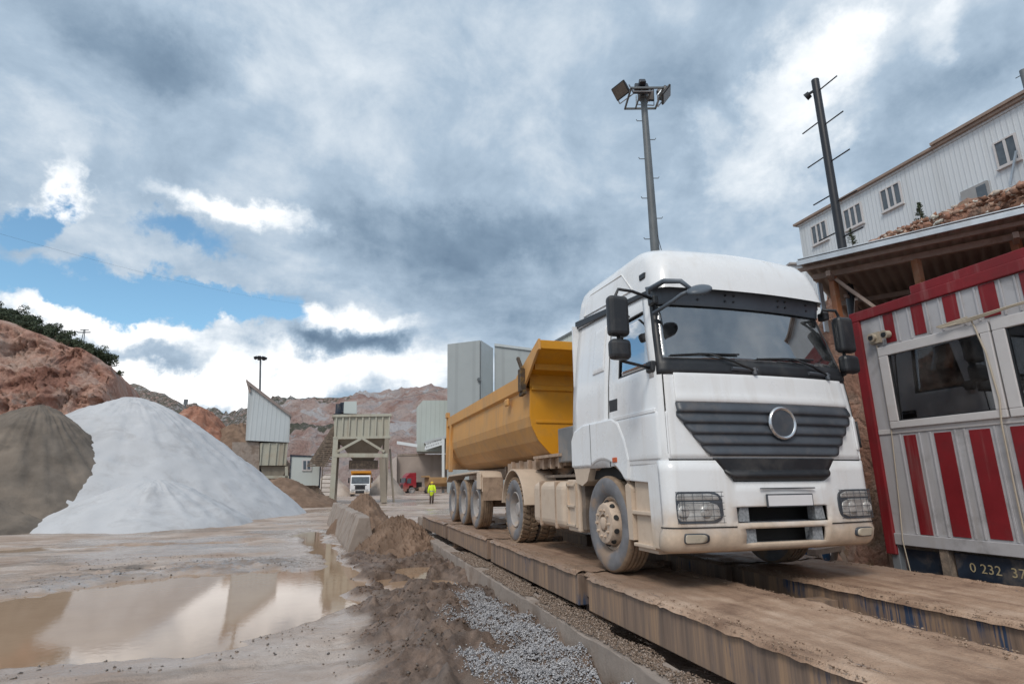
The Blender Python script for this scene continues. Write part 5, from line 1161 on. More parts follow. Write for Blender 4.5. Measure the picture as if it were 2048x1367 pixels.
# ------------------------------------------------------------------ floodlight mast behind the cab
mast = thing('floodlight_mast', 'tall tapering grey mast with four floodlights on a square frame behind the white lorry cab', 'floodlight mast', (5.81, 9.6, 0), -YAW)
MT = 15.62
MB().cyl((0, 0, 0), (0, 0, MT), .22, .115, 12).build('mast_shaft', MAST, mast, smooth=40)
for k in range(16):
    z = MT-1.1-.78*k; s = 1 if k % 2 else -1; r0 = .12 + .1*(1-z/MT)
    MB().tube([(s*r0*.8, 0, z), (s*(r0+.17), 0, z+.0), (s*(r0+.20), 0, z+.06)], .015, 6).build('rung', MAST, mast)
hf = .58; fz = MT-.15
MB().bar((-hf, -hf, fz), (hf, -hf, fz), .06).bar((-hf, hf, fz), (hf, hf, fz), .06).bar((-hf, -hf-.03, fz), (-hf, hf+.03, fz), .06).bar((hf, -hf-.03, fz), (hf, hf+.03, fz), .06).bar((-.18, -hf, fz), (-.18, hf, fz), .05).bar((.18, -hf, fz), (.18, hf, fz), .05).cyl((0, 0, fz-.02), (0, 0, MT+.05), .17, .17, 12).build('lamp_frame', MAST, mast)
def flood(loc, az, tilt):
    e = bpy.data.objects.new('floodlight', None); COL.objects.link(e); e.parent = mast; e.location = loc; e.rotation_euler = Euler((tilt, 0, az), 'XYZ'); e.scale = (1.2, 1.2, 1.2)
    MB().prism([(-.27, -.21), (.27, -.21), (.27, .21), (-.27, .21)], 'Y', -.12, -.05).prism([(-.2, -.15), (.2, -.15), (.2, .15), (-.2, .15)], 'Y', -.05, .08).box(-.1, .1, .08, .22, -.1, .1).build('lamp_housing', BLACKST, e, bevel=.03)
    MB().box(-.235, .235, -.128, -.121, -.175, .175).build('lamp_front', BROWNLENS, e)
    MB().bar((-.29, 0, 0), (-.29, 0, -.3), .03).bar((.29, 0, 0), (.29, 0, -.3), .03).bar((-.29, 0, -.3), (.29, 0, -.3), .03).build('lamp_bracket', GALV, e)
flood((-hf-.22, -.10, fz+.30), R(-55), R(38)); flood((hf+.20, .05, fz+.25), R(75), R(40)); flood((.22, hf, fz+.55), R(6), R(8)); flood((-.15, -hf+.2, fz+.18), R(180), R(30))
# ------------------------------------------------------------------ white building on the hill
BXW = 14.0; hb_ = thing('hillside_building', 'long white ribbed building with brown eaves on top of the rock bank', 'building', (BXW+3, 2, 9)); H = Frame(hb_)
yL = xplane(1600, 470, BXW).y; zE = 12.22
H.put(MB().box(BXW, BXW+7, -9, yL, 8.6, zE), 'wall', RIBW)
H.put(MB().box(BXW-.16, BXW+7.2, -9.1, yL+.15, zE, zE+.09).box(BXW-.22, BXW+7.2, -9.1, xplane(1870, 297, BXW).y, zE+.095, zE+.19), 'roof', mat('brown eaves', (.27, .20, .16), .6, var=.15))
H.put(MB().box(BXW-.05, BXW-.012, -9, yL+.02, zE-.07, zE-.003), 'eaves_trim', RIBW)
for (u0, v0, u1, v1, npn) in ((1624, 449, 1656, 482, 3), (1689, 419, 1726, 447, 3), (1762, 377, 1805, 411, 3), (1991, 287, 2038, 318, 2)):
    a = xplane(u0, v0+7, BXW); c_ = xplane(u1, v1-7, BXW); zc = (a.z+c_.z)/2; yh, yl = a.y, c_.y; hz = .37
    f = MB().box(BXW-.05, BXW-.006, yl-.05, yh+.05, zc-hz-.07, zc-hz).box(BXW-.05, BXW-.006, yl-.05, yh+.05, zc+hz, zc+hz+.05).box(BXW-.05, BXW-.006, yh, yh+.05, zc-hz, zc+hz).box(BXW-.05, BXW-.006, yl-.05, yl, zc-hz, zc+hz)
    for k in range(1, npn): yy = yh+(yl-yh)*k/npn; f.box(BXW-.045, BXW-.008, yy-.035, yy+.035, zc-hz, zc+hz)
    f.box(BXW-.10, BXW-.006, yl-.08, yh+.08, zc-hz-.11, zc-hz-.072)
    w = H.put(f, 'window', KFRAME); MB().box(BXW-.022, BXW-.014, yl, yh, zc-hz, zc+hz).build('pane', FARGLASS, w)
a = xplane(1945, 382, BXW); c_ = xplane(1983, 405, BXW)
dr = H.put(MB().box(BXW-.08, BXW-.006, c_.y-.05, a.y+.3, a.z-1.4, a.z+.1), 'door', mat('grey door frame', (.3, .3, .3), .5)); MB().box(BXW-.09, BXW-.082, c_.y, a.y-.15, a.z-1.0, a.z+.02).build('pane', FARGLASS, dr)
H.put(MB().bar((BXW-.15, xplane(2025, 360, BXW).y, 9.9), (BXW-.15, xplane(2048, 335, BXW).y, 10.8), .05).bar((BXW-.2, xplane(1985, 384, BXW).y, 9.75), (BXW-.2, xplane(2048, 378, BXW).y, 9.75), .05).bar((BXW-.2, xplane(2015, 380, BXW).y, 9.2), (BXW-.2, xplane(2015, 380, BXW).y, 9.75), .04), 'handrail', GALV)
q0 = at(1580, 530, 29); lb = thing('low_building', 'small white hut with sloping roof at the far end of the hillside building', 'building', (q0.x, q0.y, 8), -YAW)
MB().prism([(0, 0), (4, 0), (4, 5.0), (0, q0.z-8)], 'Y', 0, 4).build('wall', CLADW, lb); MB().prism([(-.1, q0.z-8), (4, 5.02), (4, 5.12), (-.1, q0.z-7.9)], 'Y', -.2, 4).build('roof', mat('grey roof', (.35, .33, .32), .6), lb)
# two young pines on the bank
NEED = mat('pine needles', (.055, .075, .04), .8, var=.4, scale=6, bump=0, stain=((.12, .13, .07), .5, 5))
BARK = mat('bark', (.16, .11, .08), .9, var=.2, bump=.3)
def young_pine(x, y, z, h, label, seed):
    r = random.Random(seed); t = thing('young_pine', label, 'tree', (x, y, z), 0, 'young pines on the bank')
    MB().cyl((0, 0, -.2), (0, 0, h*.9), .03*h, .006, 7).build('trunk', BARK, t)
    V, F = [], []
    for k in range(60):
        zz = h*(.08+.92*k/59); ln = h*.34*(1-k/64)*r.uniform(.6, 1.1); a = r.uniform(0, 6.28); d = Vector((math.cos(a), math.sin(a), r.uniform(.1, .5))).normalized()
        for i in range(26):
            p = Vector((0, 0, zz)) + d*ln*(i+1)/26; e = Vector((r.gauss(0, 1), r.gauss(0, 1), r.gauss(.4, .8))).normalized()*h*.055; s = d.cross(e).normalized()*h*.016
            o = len(V); V += [p-s, p+s, p+e]; F.append((o, o+1, o+2))
    raw_obj('crown', [tuple(q) for q in V], F, NEED).parent = t
for u, v, d, h, lab, sd in ((1848, 460, 16.5, .95, 'larger young pine on the rubble in front of the white hillside building', 3), (1706, 492, 18, .65, 'smaller young pine beside the black step pole', 5)):
    q = at(u, v, d); young_pine(q.x, q.y, q.z, h, lab, sd)
# ------------------------------------------------------------------ plant and buildings across the yard
def site(name, label, cat, u, d, turn=0.0):
    p = at(u, 963, d); return thing(name, label, cat, (p.x, p.y, 0), -math.atan2(p.x-CAMX, p.y-CAMY) + turn)
def lc(t, u, v, d=None):
    """where a sight line meets the thing's own front plane, in its local axes"""
    q, _ = direction(u, v); c, s = math.cos(t.rotation_euler.z), math.sin(t.rotation_euler.z)
    ox, oy = CAMX-t.location.x, CAMY-t.location.y
    O = Vector((ox*c + oy*s, -ox*s + oy*c, CAMZ)); q = Vector((q.x*c + q.y*s, -q.x*s + q.y*c, q.z))
    return O + q*(-O.y/q.y)
def facade(t, px, d): return [(q.x, q.z) for q in (lc(t, u, v, d) for u, v in px)]
# pointed silo
t = site('pointed_silo', 'pointed pale clad silo with a steep sloping top across the yard', 'silo', 535, 55); D0 = 55
MB().prism(facade(t, [(491, 880), (497, 770), (581, 832), (578, 884)], D0), 'Y', 0, 4.5).build('upper_housing', RIBS, t)
MB().prism(facade(t, [(494, 768), (494, 760), (583, 829), (583, 834)], D0), 'Y', -.25, 4.7).prism(facade(t, [(492, 762), (494, 757), (502, 782), (499, 786)], D0), 'Y', -.2, .3).build('roof_trim', mat('brown trim', (.26, .21, .19), .6), t)
MB().prism(facade(t, [(463, 958), (464, 883), (519, 883), (518, 985)], D0), 'Y', .3, 4).build('concrete_wall', CONC, t)
MB().prism(facade(t, [(520, 930), (520, 885), (574, 885), (574, 930)], D0), 'Y', .2, 4).build('bin', BEIGE, t)
rb = MB()
for u in (522, 537, 552, 566, 573): q = lc(t, u, 907, D0); rb.box(q.x-.05, q.x+.05, .08, .2, lc(t, u, 930, D0).z, lc(t, u, 885, D0).z)
rb.build('bin_rib', BEIGE, t)
MB().prism(facade(t, [(520, 931), (574, 931), (566, 952), (548, 972), (530, 972)], D0), 'Y', .6, 3).build('hopper_cone', BEIGED, t)
MB().prism(facade(t, [(515, 956), (515, 950), (578, 951), (578, 956)], D0), 'Y', .1, .4).prism(facade(t, [(570, 1000), (570, 932), (576, 932), (576, 1000)], D0), 'Y', .1, .4).prism(facade(t, [(519, 1000), (519, 956), (523, 956), (523, 1000)], D0), 'Y', .1, .4).build('support_frame', BEIGE, t)
MB().prism(facade(t, [(560, 1000), (540, 960), (545, 957), (568, 1000)], D0), 'Y', 1.5, 2.5).build('chute', MUDDY_D, t)
# hopper station over the road
t = site('loading_hopper', 'beige loading hopper on tall braced legs over the roadway', 'hopper', 724, 49); D0 = 49
bx_ = MB().prism(facade(t, [(668, 876), (668, 832), (780, 830), (779, 872)], D0), 'Y', 0, 5).build('bin', BEIGE, t)
rb = MB()
for u in np.linspace(672, 778, 9): q = lc(t, u, 850, D0); rb.box(q.x-.06, q.x+.06, -.14, -.003, lc(t, u, 873, D0).z, lc(t, u, 832, D0).z)
rb.prism(facade(t, [(664, 834), (664, 829), (783, 827), (783, 832)], D0), 'Y', -.2, 5.2).prism(facade(t, [(666, 878), (666, 873), (781, 871), (781, 876)], D0), 'Y', -.2, 5.2).build('bin_rib', BEIGE, bx_)
z0 = lc(t, 724, 876, D0).z; z1 = lc(t, 724, 918, D0).z; a0, a1 = lc(t, 674, 876, D0).x, lc(t, 772, 876, D0).x
V = [(a0, .2, z0), (a1, .2, z0), (a1, 4.8, z0), (a0, 4.8, z0), (-.9, 1.8, z1), (.9, 1.8, z1), (.9, 3.2, z1), (-.9, 3.2, z1)]
MB().add(V, [(0, 1, 5, 4), (1, 2, 6, 5), (2, 3, 7, 6), (3, 0, 4, 7), (4, 5, 6, 7)]).build('hopper_cone', BEIGED, t)
MB().box(-1.2, 1.3, 1.6, 3.4, z1-.75, z1-.01).build('discharge_gate', MUDDY_D, t)
for u, y in ((670, 0), (773, 0), (670, 4.7), (773, 4.7)):
    q = lc(t, u, 900, D0); MB().box(q.x-.2, q.x+.2, y-.2, y+.2, 0, z0).build('leg', BEIGE if y == 0 and u < 700 else BEIGED, t)
zb = lc(t, 724, 910, D0).z
MB().box(a0-.2, a1+.2, -.22, -.02, zb-.17, zb+.17).build('cross_beam', BEIGE, t)
cx = lc(t, 724, 875, D0).x; zt = lc(t, 724, 876, D0).z
MB().bar((cx, -.25, zt), (a0+.1, -.25, zb+.3), .16, .2).bar((cx, -.25, zt), (a1-.1, -.25, zb+.3), .16, .2).build('brace', BEIGE, t)
MB().bar((a1+.05, -.1, .1), (a1-.25, -.1, 3.8), .5, .5).bar((a1+.9, .4, .1), (a1+.4, .3, 4.6), .14).build('muddy_buttress', BEIGED, t)
cv = MB(); A, B = lc(t, 697, 822, 52), lc(t, 628, 925, 52); A.y, B.y = 2.5, 3.2
cvo = MB().bar(A, B, 1.5, .9).build('conveyor_gallery', MUDDY_D, t)
lad = MB()
for k in range(26): p = A.lerp(B, k/26); lad.box(p.x-.85, p.x+.85, p.y-.85, p.y-.75, p.z-.4, p.z-.28)
lad.build('gallery_rib', MUDDY_D, cvo)
MB().prism(facade(t, [(686, 822), (687, 798), (713, 797), (713, 823)], D0), 'Y', 1.5, 3.5).build('drive_house', CLADB, t)
mh = lc(t, 681, 811, D0); MB().cyl((mh.x-.2, 1.6, mh.z-.5), (mh.x-.2, 1.6, mh.z+.35), .28).cyl((mh.x+.1, 1.7, mh.z-.4), (mh.x+.1, 1.7, mh.z+.5), .22).box(mh.x-.6, mh.x+2.0, 1.2, 3.6, mh.z-.95, mh.z-.55).build('drive_motor', NAVY, t)
sc_ = MB()
q = lc(t, 652, 995, D0)
for z in np.arange(.3, 5.2, .35): sc_.box(q.x-.45, q.x+.45, .4, .7, z, z+.06)
sc_.box(q.x-.5, q.x-.42, .4, .5, 0, 5.6).box(q.x+.42, q.x+.5, .4, .5, 0, 5.6).bar((q.x-.45, .4, 3), (q.x+.45, .4, 5.2), .06).build('access_ladder', MUDDY_D, t)
# site cabin
t = site('site_cabin', 'grey site cabin with one window standing on a dark base between silo and hopper', 'cabin', 609, 52); D0 = 52
MB().prism(facade(t, [(579, 970), (583, 912), (641, 913), (638, 970)], D0), 'Y', 0, 3).build('wall', CLADB, t)
MB().prism(facade(t, [(577, 972), (581, 908), (583, 908), (579.5, 972)], D0), 'Y', -.08, 3).prism(facade(t, [(637.5, 975), (640.5, 910), (643, 910), (640, 975)], D0), 'Y', -.08, 3).prism(facade(t, [(580, 912), (580, 909), (644, 911), (644, 914)], D0), 'Y', -.06, 3.1).build('corner_post', NAVY, t)
w = MB().prism(facade(t, [(604, 941), (604, 918), (623, 918), (623, 941)], D0), 'Y', -.10, -.004).build('window', KFRAME, t)
MB().prism(facade(t, [(606.5, 938), (606.5, 921), (612.3, 921), (612.3, 938)], D0), 'Y', -.115, -.103).prism(facade(t, [(614.7, 938), (614.7, 921), (620.5, 921), (620.5, 938)], D0), 'Y', -.115, -.103).build('pane', FARGLASS, w)
MB().prism(facade(t, [(582, 1000), (582, 971), (638, 971), (638, 1000)], D0), 'Y', .3, 2.8).build('base', MUDDY_D, t)
MB().prism(facade(t, [(598, 1000), (598, 975), (618, 975), (618, 1000)], D0), 'Y', .2, .29).build('base_opening', DARK, t)
# tower, halls and the retaining wall
t = site('crusher_tower', 'tall grey clad crusher tower behind the yellow trailer', 'tower', 928, 95); D0 = 95
MB().prism(facade(t, [(894, 985), (895, 688), (961, 680), (960, 985)], D0), 'Y', 0, 9).build('wall', RIBT, t)
fc = facade(t, [(961, 985), (961.5, 680), (988, 688), (988, 985)], D0)
MB().add([(fc[0][0]+.02, 0, 0), (fc[2][0], 3, 0), (fc[2][0], 3, fc[2][1]), (fc[1][0]+.02, 0, fc[1][1]), (fc[2][0], 9, 0), (fc[2][0], 9, fc[2][1]), (fc[0][0]+.02, 9, 0), (fc[1][0]+.02, 9, fc[1][1])], [(0, 1, 2, 3), (1, 4, 5, 2), (3, 2, 5, 7), (6, 0, 3, 7)]).build('side_wall', CLAD, t)
q = lc(t, 961, 759, D0); MB().box(q.x-.14, q.x+.02, -.10, 0, 0, lc(t, 961, 682, D0).z).build('downpipe', MAST, t); MB().box(q.x-.5, q.x+.1, -.45, -.10, q.z-.3, q.z+.3).build('cable_bracket', MAST, t)
t = site('crusher_hall', 'long grey clad hall joined to the tower, partly hidden by the lorry', 'hall', 1060, 99); D0 = 99
MB().prism(facade(t, [(989, 985), (989, 688), (1060, 698), (1130, 706), (1130, 985)], D0), 'Y', 0, 10).build('wall', RIBT, t)
MB().prism(facade(t, [(989, 692), (989, 687), (1130, 705), (1130, 710)], D0), 'Y', -.3, -.02).build('eaves_trim', CLAD, t)
t = site('gabled_hall', 'pale hall with a sloping roof edge rising behind the white cab', 'hall', 1160, 90); D0 = 90
MB().prism(facade(t, [(1090, 985), (1090, 695), (1180, 644), (1180, 985)], D0), 'Y', 0, 10).build('wall', RIBG, t)
MB().prism(facade(t, [(1088, 697), (1088, 693), (1181, 641), (1181, 646)], D0), 'Y', -.3, 10).build('roof_trim', MAST, t)
t = site('loading_hall', 'pale green grey hall left of the tower with an open truss canopy', 'hall', 862, 100); D0 = 100
MB().prism(facade(t, [(833, 902), (833, 815), (846, 800), (896, 800), (896, 902)], D0), 'Y', 0, 8).build('wall', RIBG, t)
tr_ = MB(); P_ = facade(t, [(850, 900), (850, 888), (888, 876), (888, 888)], 97)
for i in range(8):
    a = i/8; b_ = (i+1)/8; xa, xb = P_[0][0]+(P_[2][0]-P_[0][0])*a, P_[0][0]+(P_[2][0]-P_[0][0])*b_
    lo = lambda q: P_[0][1]+(P_[3][1]-P_[0][1])*q; hi = lambda q: P_[1][1]+(P_[2][1]-P_[1][1])*q
    tr_.bar((xa, -3, lo(a)), (xb, -3, hi(b_)), .18).bar((xb, -3, lo(b_)), (xb, -3, hi(b_)), .18)
tr_.bar((P_[0][0], -3, P_[0][1]), (P_[3][0], -3, P_[3][1]), .3).bar((P_[1][0], -3, P_[1][1]), (P_[2][0], -3, P_[2][1]), .3); tr_.build('canopy_truss', CLADW, t)
MB().prism(facade(t, [(883, 985), (883, 880), (888, 880), (888, 985)], 97), 'Y', -3.4, -2.8).build('canopy_column', CLADW, t)
MB().prism(facade(t, [(848, 888), (848, 885), (900, 870), (900, 876)], 97), 'Y', -3.2, 4).build('canopy_roof', CLAD, t)
MB().prism(facade(t, [(795, 889), (795, 883), (835, 889), (835, 895)], 97), 'Y', -2, -1).build('conveyor_gallery', CLADW, t)
t = site('retaining_wall', 'long tan concrete retaining wall behind the red lorry', 'wall', 840, 103); D0 = 103
MB().prism(facade(t, [(780, 990), (782, 918), (797, 909), (900, 908), (900, 990)], D0), 'Y', 0, 2).build('wall', mat('tan dusty concrete', (.37, .31, .275), .9, var=.12, scale=.4, bump=.1, streak=((.28, .23, .2), .5, .8)), t)
MB().prism(facade(t, [(781, 990), (783, 920), (794, 912), (794, 990)], D0), 'Y', -1.2, -.01).build('wall_return', mat('pale dusty concrete', (.46, .41, .38), .9, var=.12, scale=.4, bump=.1), t)
MB().prism(facade(t, [(795, 911), (795, 907), (850, 906), (850, 910)], D0), 'Y', -.1, -.012).build('coping', CONC, t)
# far floodlight mast
t = site('yard_light', 'slim grey lamp mast with a ring of lamps standing behind the pointed silo', 'lamp mast', 519, 80); q = lc(t, 521, 715, 80)
MB().cyl((0, 0, 0), (q.x, 0, q.z), .22, .12, 10).build('mast_shaft', MAST, t); MB().lathe([(.1, -.15), (.75, -.05), (.75, .05), (.1, .1)], (q.x, 0, q.z), 'Z', 16).build('lamp_ring', MAST, t)
for k in range(7):
    a = 2*math.pi*k/7; MB().obox((q.x+.72*math.cos(a), .72*math.sin(a), q.z-.05), (.42, .32, .3), Euler((R(25), 0, a+math.pi/2))).build('lamp', BLACKST, t)
# power pylon on the cliff and a survey post on the red mound
p = at(169, 660, 120); t = thing('power_pole', 'small crossarm power pole on the skyline above the left cliff', 'power pole', (p.x, p.y, p.z-9), -YAW)
MB().bar((-.7, 0, 0), (-.1, 0, 9.2), .12).bar((.7, 0, 0), (.1, 0, 9.2), .12).build('pole_legs', MAST, t); MB().box(-1.4, 1.4, -.1, .1, 8.4, 8.6).box(-.9, .9, -.1, .1, 9.0, 9.15).build('crossarm', MAST, t)
p = at(372, 800, 60); t = thing('marker_post', 'small dark marker post on top of the red brown mound', 'post', (p.x, p.y, p.z-1.5), 0)
MB().box(-.07, .07, -.07, .07, 0, 1.5).box(-.18, .18, -.1, .1, 1.05, 1.6).build('post_body', MAST, t)
# overhead cables
def cable(name, label, pts, r, sag):
    P_ = []
    for a, b_ in zip(pts[:-1], pts[1:]):
        for k in range(24):
            s = k/24; q = a.lerp(b_, s); q.z -= sag*4*s*(1-s); P_.append(q)
    P_.append(pts[-1]); tag(MB().tube(P_, r, 5).build(name, MAST), label, 'cable')
cable('overhead_cable', 'thin overhead cable reaching the crusher tower from beyond the heaps', [at(760, 800, 150), at(958, 757, 94.5)], .05, .6)
cable('overhead_cable', 'thin overhead cable crossing the blue patch of sky', [at(-60, 450, 60), at(640, 612, 150)], .011, 1.5)

# ------------------------------------------------------------------ far lorries
def far_wheel(parent, x, y, r=.5, w=.28):
    o = MB().lathe([(.26, -w*.3), (.28, w*.5), (r-.04, w*.5), (r, w*.38), (r, -w*.38), (r-.04, -w*.5), (.28, -w*.5)], (0, 0, 0), 'X', 22).build('wheel', TYRE_S, parent, smooth=40, tidy=True)
    o.location = (x, y, r); MB().lathe([(.28, -w*.42), (.2, -w*.2), (.0005, -w*.25)], (0, 0, 0), 'X', 16).lathe([(.28, w*.42), (.2, w*.2), (.0005, w*.25)], (0, 0, 0), 'X', 16).build('rim', RIMG, o)
def far_cab(t, m, roof_high, w=1.22):
    """cab with its front at y = 0 looking towards -y"""
    MB().prism([(0.0, .75), (-.02, 1.55), (.10, 1.62), (.28, 2.55), (.45, 2.70), (2.0, 2.75), (2.05, .95), (1.6, .95), (1.45, 1.25), (.9, 1.25), (.75, .75)], 'X', -w, w).build('cab', m, t, bevel=.06, tidy=True)
    MB().add([(-w*.9, .075, 1.66), (w*.9, .075, 1.66), (w*.88, .258, 2.50), (-w*.88, .258, 2.50)], [(0, 1, 2, 3)]).build('windscreen', FARGLASS, t, thick=.01)
    for s in (-1, 1):
        MB().prism([(.42, 1.62), (.52, 2.4), (1.15, 2.4), (1.15, 1.62)], 'X', s*(w+.004), s*(w+.012)).build('side_window', FARGLASS, t)
        MB().box(min(s*(w+.12), s*(w+.30)), max(s*(w+.12), s*(w+.30)), .12, .24, 1.75, 2.4).box(min(s*w, s*(w+.2)), max(s*w, s*(w+.2)), .16, .20, 2.36, 2.40).build('mirror', BLACKP, t)
        MB().box(min(s*.68, s*1.08), max(s*.68, s*1.08), -.10, -.06, .62, .80).build('headlight', LAMPG, t)
    if roof_high: MB().prism([(.35, 2.70), (.95, 3.25), (2.0, 3.30), (2.03, 2.72)], 'X', -w*.93, w*.93).build('roof_fairing', m, t, bevel=.08, tidy=True)
    MB().box(-w, w, -.06, .5, .38, .86).build('bumper', m, t, bevel=.05)
    MB().box(-.62, .62, -.035, .0, .98, 1.42).box(-.55, .55, -.075, -.062, .46, .80).build('grille', BLACKP, t); MB().box(-.78, .78, -.05, -.0, 1.46, 1.54).box(-1.05, 1.05, -.045, 0, .88, .93).build('badge_bar', BLACKP, t)
p = floor_at(719, 993.5); t = thing('dump_truck', 'white dump truck with an orange tipper body facing us under the loading hopper', 'dump truck', (p.x, p.y, 0), R(-4))
far_cab(t, WHITE, False)
MB().box(-1.26, 1.26, 2.15, 2.25, 1.1, 3.15).box(-1.26, 1.26, .55, 2.2, 3.05, 3.25).box(-1.26, 1.26, .5, .58, 2.95, 3.25).box(-1.26, -1.16, 2.2, 7.5, 1.2, 3.1).box(1.16, 1.26, 2.2, 7.5, 1.2, 3.1).box(-1.26, 1.26, 2.2, 7.5, 1.1, 1.25).box(-1.26, 1.26, 7.4, 7.5, 1.2, 3.0).build('tipper_body', mat('orange tipper paint', (.60, .25, .02), .5, var=.1), t, bevel=.02)
MB().box(-.45, .45, .8, 7.3, .6, .95).build('chassis', MUDDY_D, t)
for s in (-1, 1):
    for y in (1.2, 4.9, 6.3): far_wheel(t, s*1.05, y)
p = floor_at(803, 986.8); q = floor_at(935, 984.5); t = thing('articulated_lorry', 'red tractor lorry with a tan tipper trailer standing in front of the retaining wall', 'lorry', (p.x, p.y, 0), R(-70)-YAW*.55)
far_cab(t, REDC, True)
MB().box(-.45, .45, .8, 13.5, .65, .98).build('chassis', MUDDY_D, t)
MB().prism([(-1.25, 2.55), (-1.25, 2.3), (-1.18, 1.6), (-.6, 1.05), (.6, 1.05), (1.18, 1.6), (1.25, 2.3), (1.25, 2.55)], 'Y', 4.2, 13.6).prism([(-1.2, 2.55), (1.2, 2.55), (1.2, 2.8), (-1.2, 2.8)], 'Y', 3.6, 4.3).build('tipper_body', mat('tan dusty tipper paint', (.40, .24, .11), .6, var=.12, scale=1), t, bevel=.02)
MB().box(-1.2, -.6, 2.6, 3.5, .4, 1.0).box(.6, 1.2, 2.6, 3.5, .4, 1.0).build('fuel_tank', MUDDY, t, bevel=.08); MB().box(-.5, .5, 2.1, 3.2, 1.0, 1.8).build('equipment_box', DARK, t)
for s in (-1, 1):
    for y in (1.35, 4.6, 9.6, 10.9, 12.2): far_wheel(t, s*1.05, y)

# ------------------------------------------------------------------ man in yellow
pp_ = floor_at(863, 1007); man = thing('person', 'person in a yellow high visibility jacket and yellow hard hat walking across the yard', 'person', (pp_.x, pp_.y, 0), -YAW+R(8))
def skin_body(name, joints, edges, m, parent, sub=1):
    me = bpy.data.meshes.new(name); me.from_pydata([j[:3] for j in joints], edges, []); o = bpy.data.objects.new(name, me); COL.objects.link(o); o.parent = parent; me.materials.append(m)
    sk = o.modifiers.new('skin', 'SKIN'); sk.use_smooth_shade = True
    if not me.skin_vertices: me.attributes.new('skin', 'FLOAT', 'POINT') if False else None
    return o, me, sk
def limb_mesh(chains, n=9):
    b = MB()
    for pts, rad in chains: b.tube(pts, rad, n); b.ball(pts[0], rad[0], 8); b.ball(pts[-1], rad[-1], 8)
    return b
hip, kn, an = .90, .49, .09
bodyc = [([(0, 0, .88), (0, 0, 1.05), (0, .01, 1.25), (0, .01, 1.42), (0, 0, 1.50), (0, -.01, 1.56)], [.13, .135, .15, .15, .075, .055]),
         ([(0, -.01, 1.55), (0, -.015, 1.62), (0, -.01, 1.70), (0, 0, 1.745)], [.065, .09, .085, .04])]
for s in (-1, 1):
    bodyc.append(([(s*.09, 0, .90), (s*.10, -.05*s, .50), (s*.10, .02*s, .10)], [.095, .065, .045]))
    bodyc.append(([(s*.19, .01, 1.43), (s*.27, .03, 1.14), (s*.28, -.05, .90)], [.062, .05, .035]))
    bodyc.append(([(s*.28, -.05, .90), (s*.28, -.06, .82)], [.032, .038]))
    for k, (dx, ln) in enumerate(((-.027, .062), (-.009, .075), (.009, .072), (.027, .056))):
        bodyc.append(([(s*.28, -.06+dx, .80), (s*.279, -.062+dx, .80-ln*.6), (s*.272, -.07+dx, .80-ln)], [.010, .009, .007]))
    bodyc.append(([(s*.275, -.085, .85), (s*.268, -.105, .815), (s*.264, -.105, .79)], [.011, .010, .008]))
bd = limb_mesh(bodyc).ball((0, -.10, 1.63), (.014, .022, .02), 8)
for s in (-1, 1): bd.ball((s*.085, .0, 1.635), (.015, .022, .032), 8)
bo = bd.build('body', SKIN, man, smooth=True); rm_ = bo.modifiers.new('one skin', 'REMESH'); rm_.mode = 'VOXEL'; rm_.voxel_size = .009; rm_.use_smooth_shade = True
for s in (-1, 1): MB().ball((s*.035, -.088, 1.655), .012, 8).build('eye', BOOT, man)
jk = limb_mesh([([(0, 0, .80), (0, .005, 1.0), (0, .01, 1.25), (0, .01, 1.42), (0, 0, 1.50)], [.20, .19, .195, .185, .10]), ([(-.17, .01, 1.44), (-.275, .03, 1.14), (-.285, -.05, .93)], [.09, .078, .06]), ([(.17, .01, 1.44), (.275, .03, 1.14), (.285, -.05, .93)], [.09, .078, .06])], 12)
jo = jk.build('jacket', HIVIS, man, smooth=True); jo.scale = (1, .82, 1)
MB().lathe([(.202, .98), (.204, 1.0), (.204, 1.04), (.202, 1.06)], (0, .004, 0), 'Z', 20).build('reflective_band', CHROME, jo)
for s in (-1, 1):
    limb_mesh([([(s*.09, 0, .88), (s*.10, -.05*s, .50), (s*.10, .02*s, .12)], [.115, .085, .068])]).build('trousers', TROUS, man, smooth=True)
    MB().ball((s*.10, .02*s-.05, .05), (.052, .14, .055), 12).build('boot', BOOT, man, smooth=True)
MB().lathe([(.0005, 1.80), (.06, 1.79), (.105, 1.75), (.118, 1.69), (.118, 1.675), (.14, 1.67), (.14, 1.662), (.11, 1.662)], (0, -.01, 0), 'Z', 20).build('hard_hat', HATY, man, smooth=40)

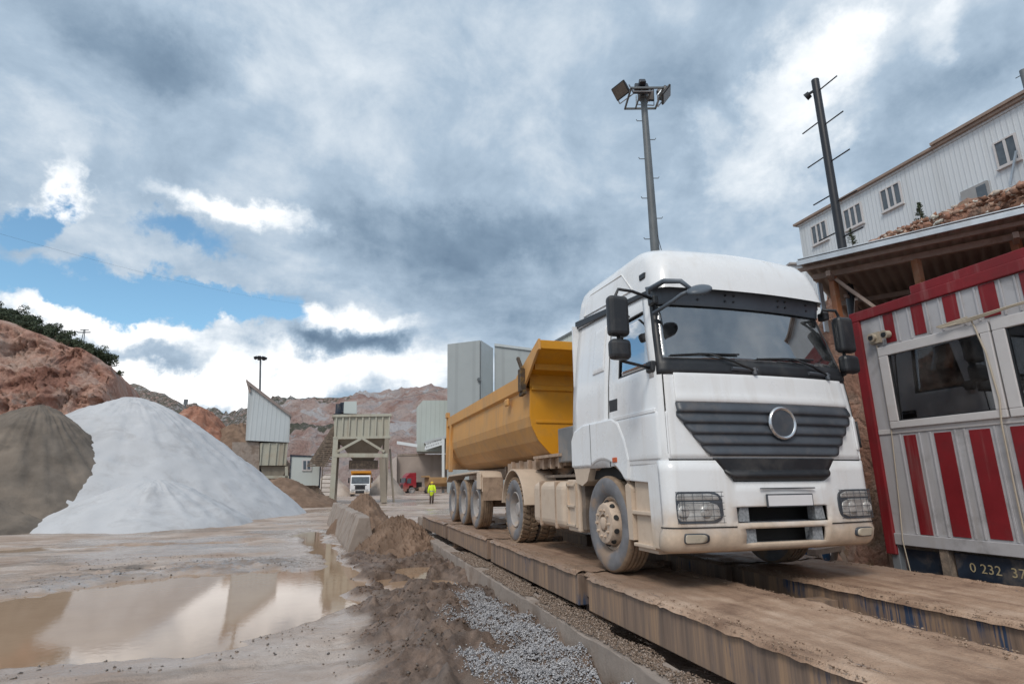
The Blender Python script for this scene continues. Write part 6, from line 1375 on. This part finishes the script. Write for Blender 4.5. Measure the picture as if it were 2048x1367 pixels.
# ------------------------------------------------------------------ scrub along the top of the left cliff
LEAF = mat('dark scrub leaves', (.045, .062, .03), .8, var=.35, scale=1.2, bump=0, stain=((.095, .105, .05), .6, .9))
def bush_mesh(seed, n=1500):
    r = np.random.RandomState(seed); k = 14; cs = r.randn(k, 3)*np.array([.42, .42, .30]) + np.array([0, 0, .62]); rad = .22+.22*r.rand(k)
    i = r.randint(0, k, n); d = r.randn(n, 3); d /= np.linalg.norm(d, axis=1, keepdims=True)
    c = cs[i] + d*(rad[i]*(.55+.5*r.rand(n)))[:, None]; c[:, 2] = np.maximum(c[:, 2], .02)
    u = r.randn(n, 3); u /= np.linalg.norm(u, axis=1, keepdims=True); w = np.cross(u, d); s = (.05+.06*r.rand(n))[:, None]
    V = np.stack([c-u*s, c+w*s*.6, c+u*s*1.1, c-w*s*.6], 1).reshape(-1, 3); F = np.arange(4*n).reshape(n, 4); return V, F
bmesh_list = []
for sdx in (1, 2, 3):
    V, F = bush_mesh(sdx); o = raw_obj('leaves', V, F, LEAF); bmesh_list.append(o.data); bpy.data.objects.remove(o)
stemb = MB()
for k in range(5): stemb.cyl((0, 0, -.3), (.3*math.cos(k*1.3), .3*math.sin(k*1.3), .75), .04, .015, 5)
so = stemb.build('stem', BARK); stem_me = so.data; bpy.data.objects.remove(so)
prof = lambda u: float(np.interp(u, prof_u, prof_v))
spots = []
for u in np.arange(-90, 212, 8.5): spots.append((u+rng.uniform(-3, 3), prof(u) - 2 + rng.uniform(-3, 4), 82+rng.uniform(0, 4), rng.uniform(1.8, 2.9)))
for u in np.arange(-100, 140, 13): spots.append((u+rng.uniform(-5, 5), prof(u) - 14 + rng.uniform(-4, 3), 92+rng.uniform(0, 6), rng.uniform(2.0, 3.2)))
for u, v in ((92, 700), (104, 708), (120, 716), (134, 724), (152, 731), (240, 745)): spots.append((u, v, 80, rng.uniform(.9, 1.5) if u < 200 else .8))
for i, (u, v, d, h) in enumerate(spots):
    p = at(u, v, d); t = thing('scrub_bush', 'dark green scrub bush growing along the top of the red cliff', 'bush', (p.x, p.y, p.z-h*.45), rng.uniform(0, 6.28), 'scrub bushes on the left cliff')
    o = bpy.data.objects.new('leaves', bmesh_list[i % 3]); COL.objects.link(o); o.parent = t; o.scale = (h*.8, h*.8, h*.72)
    o = bpy.data.objects.new('stem', stem_me); COL.objects.link(o); o.parent = t; o.scale = (h*.8,)*3
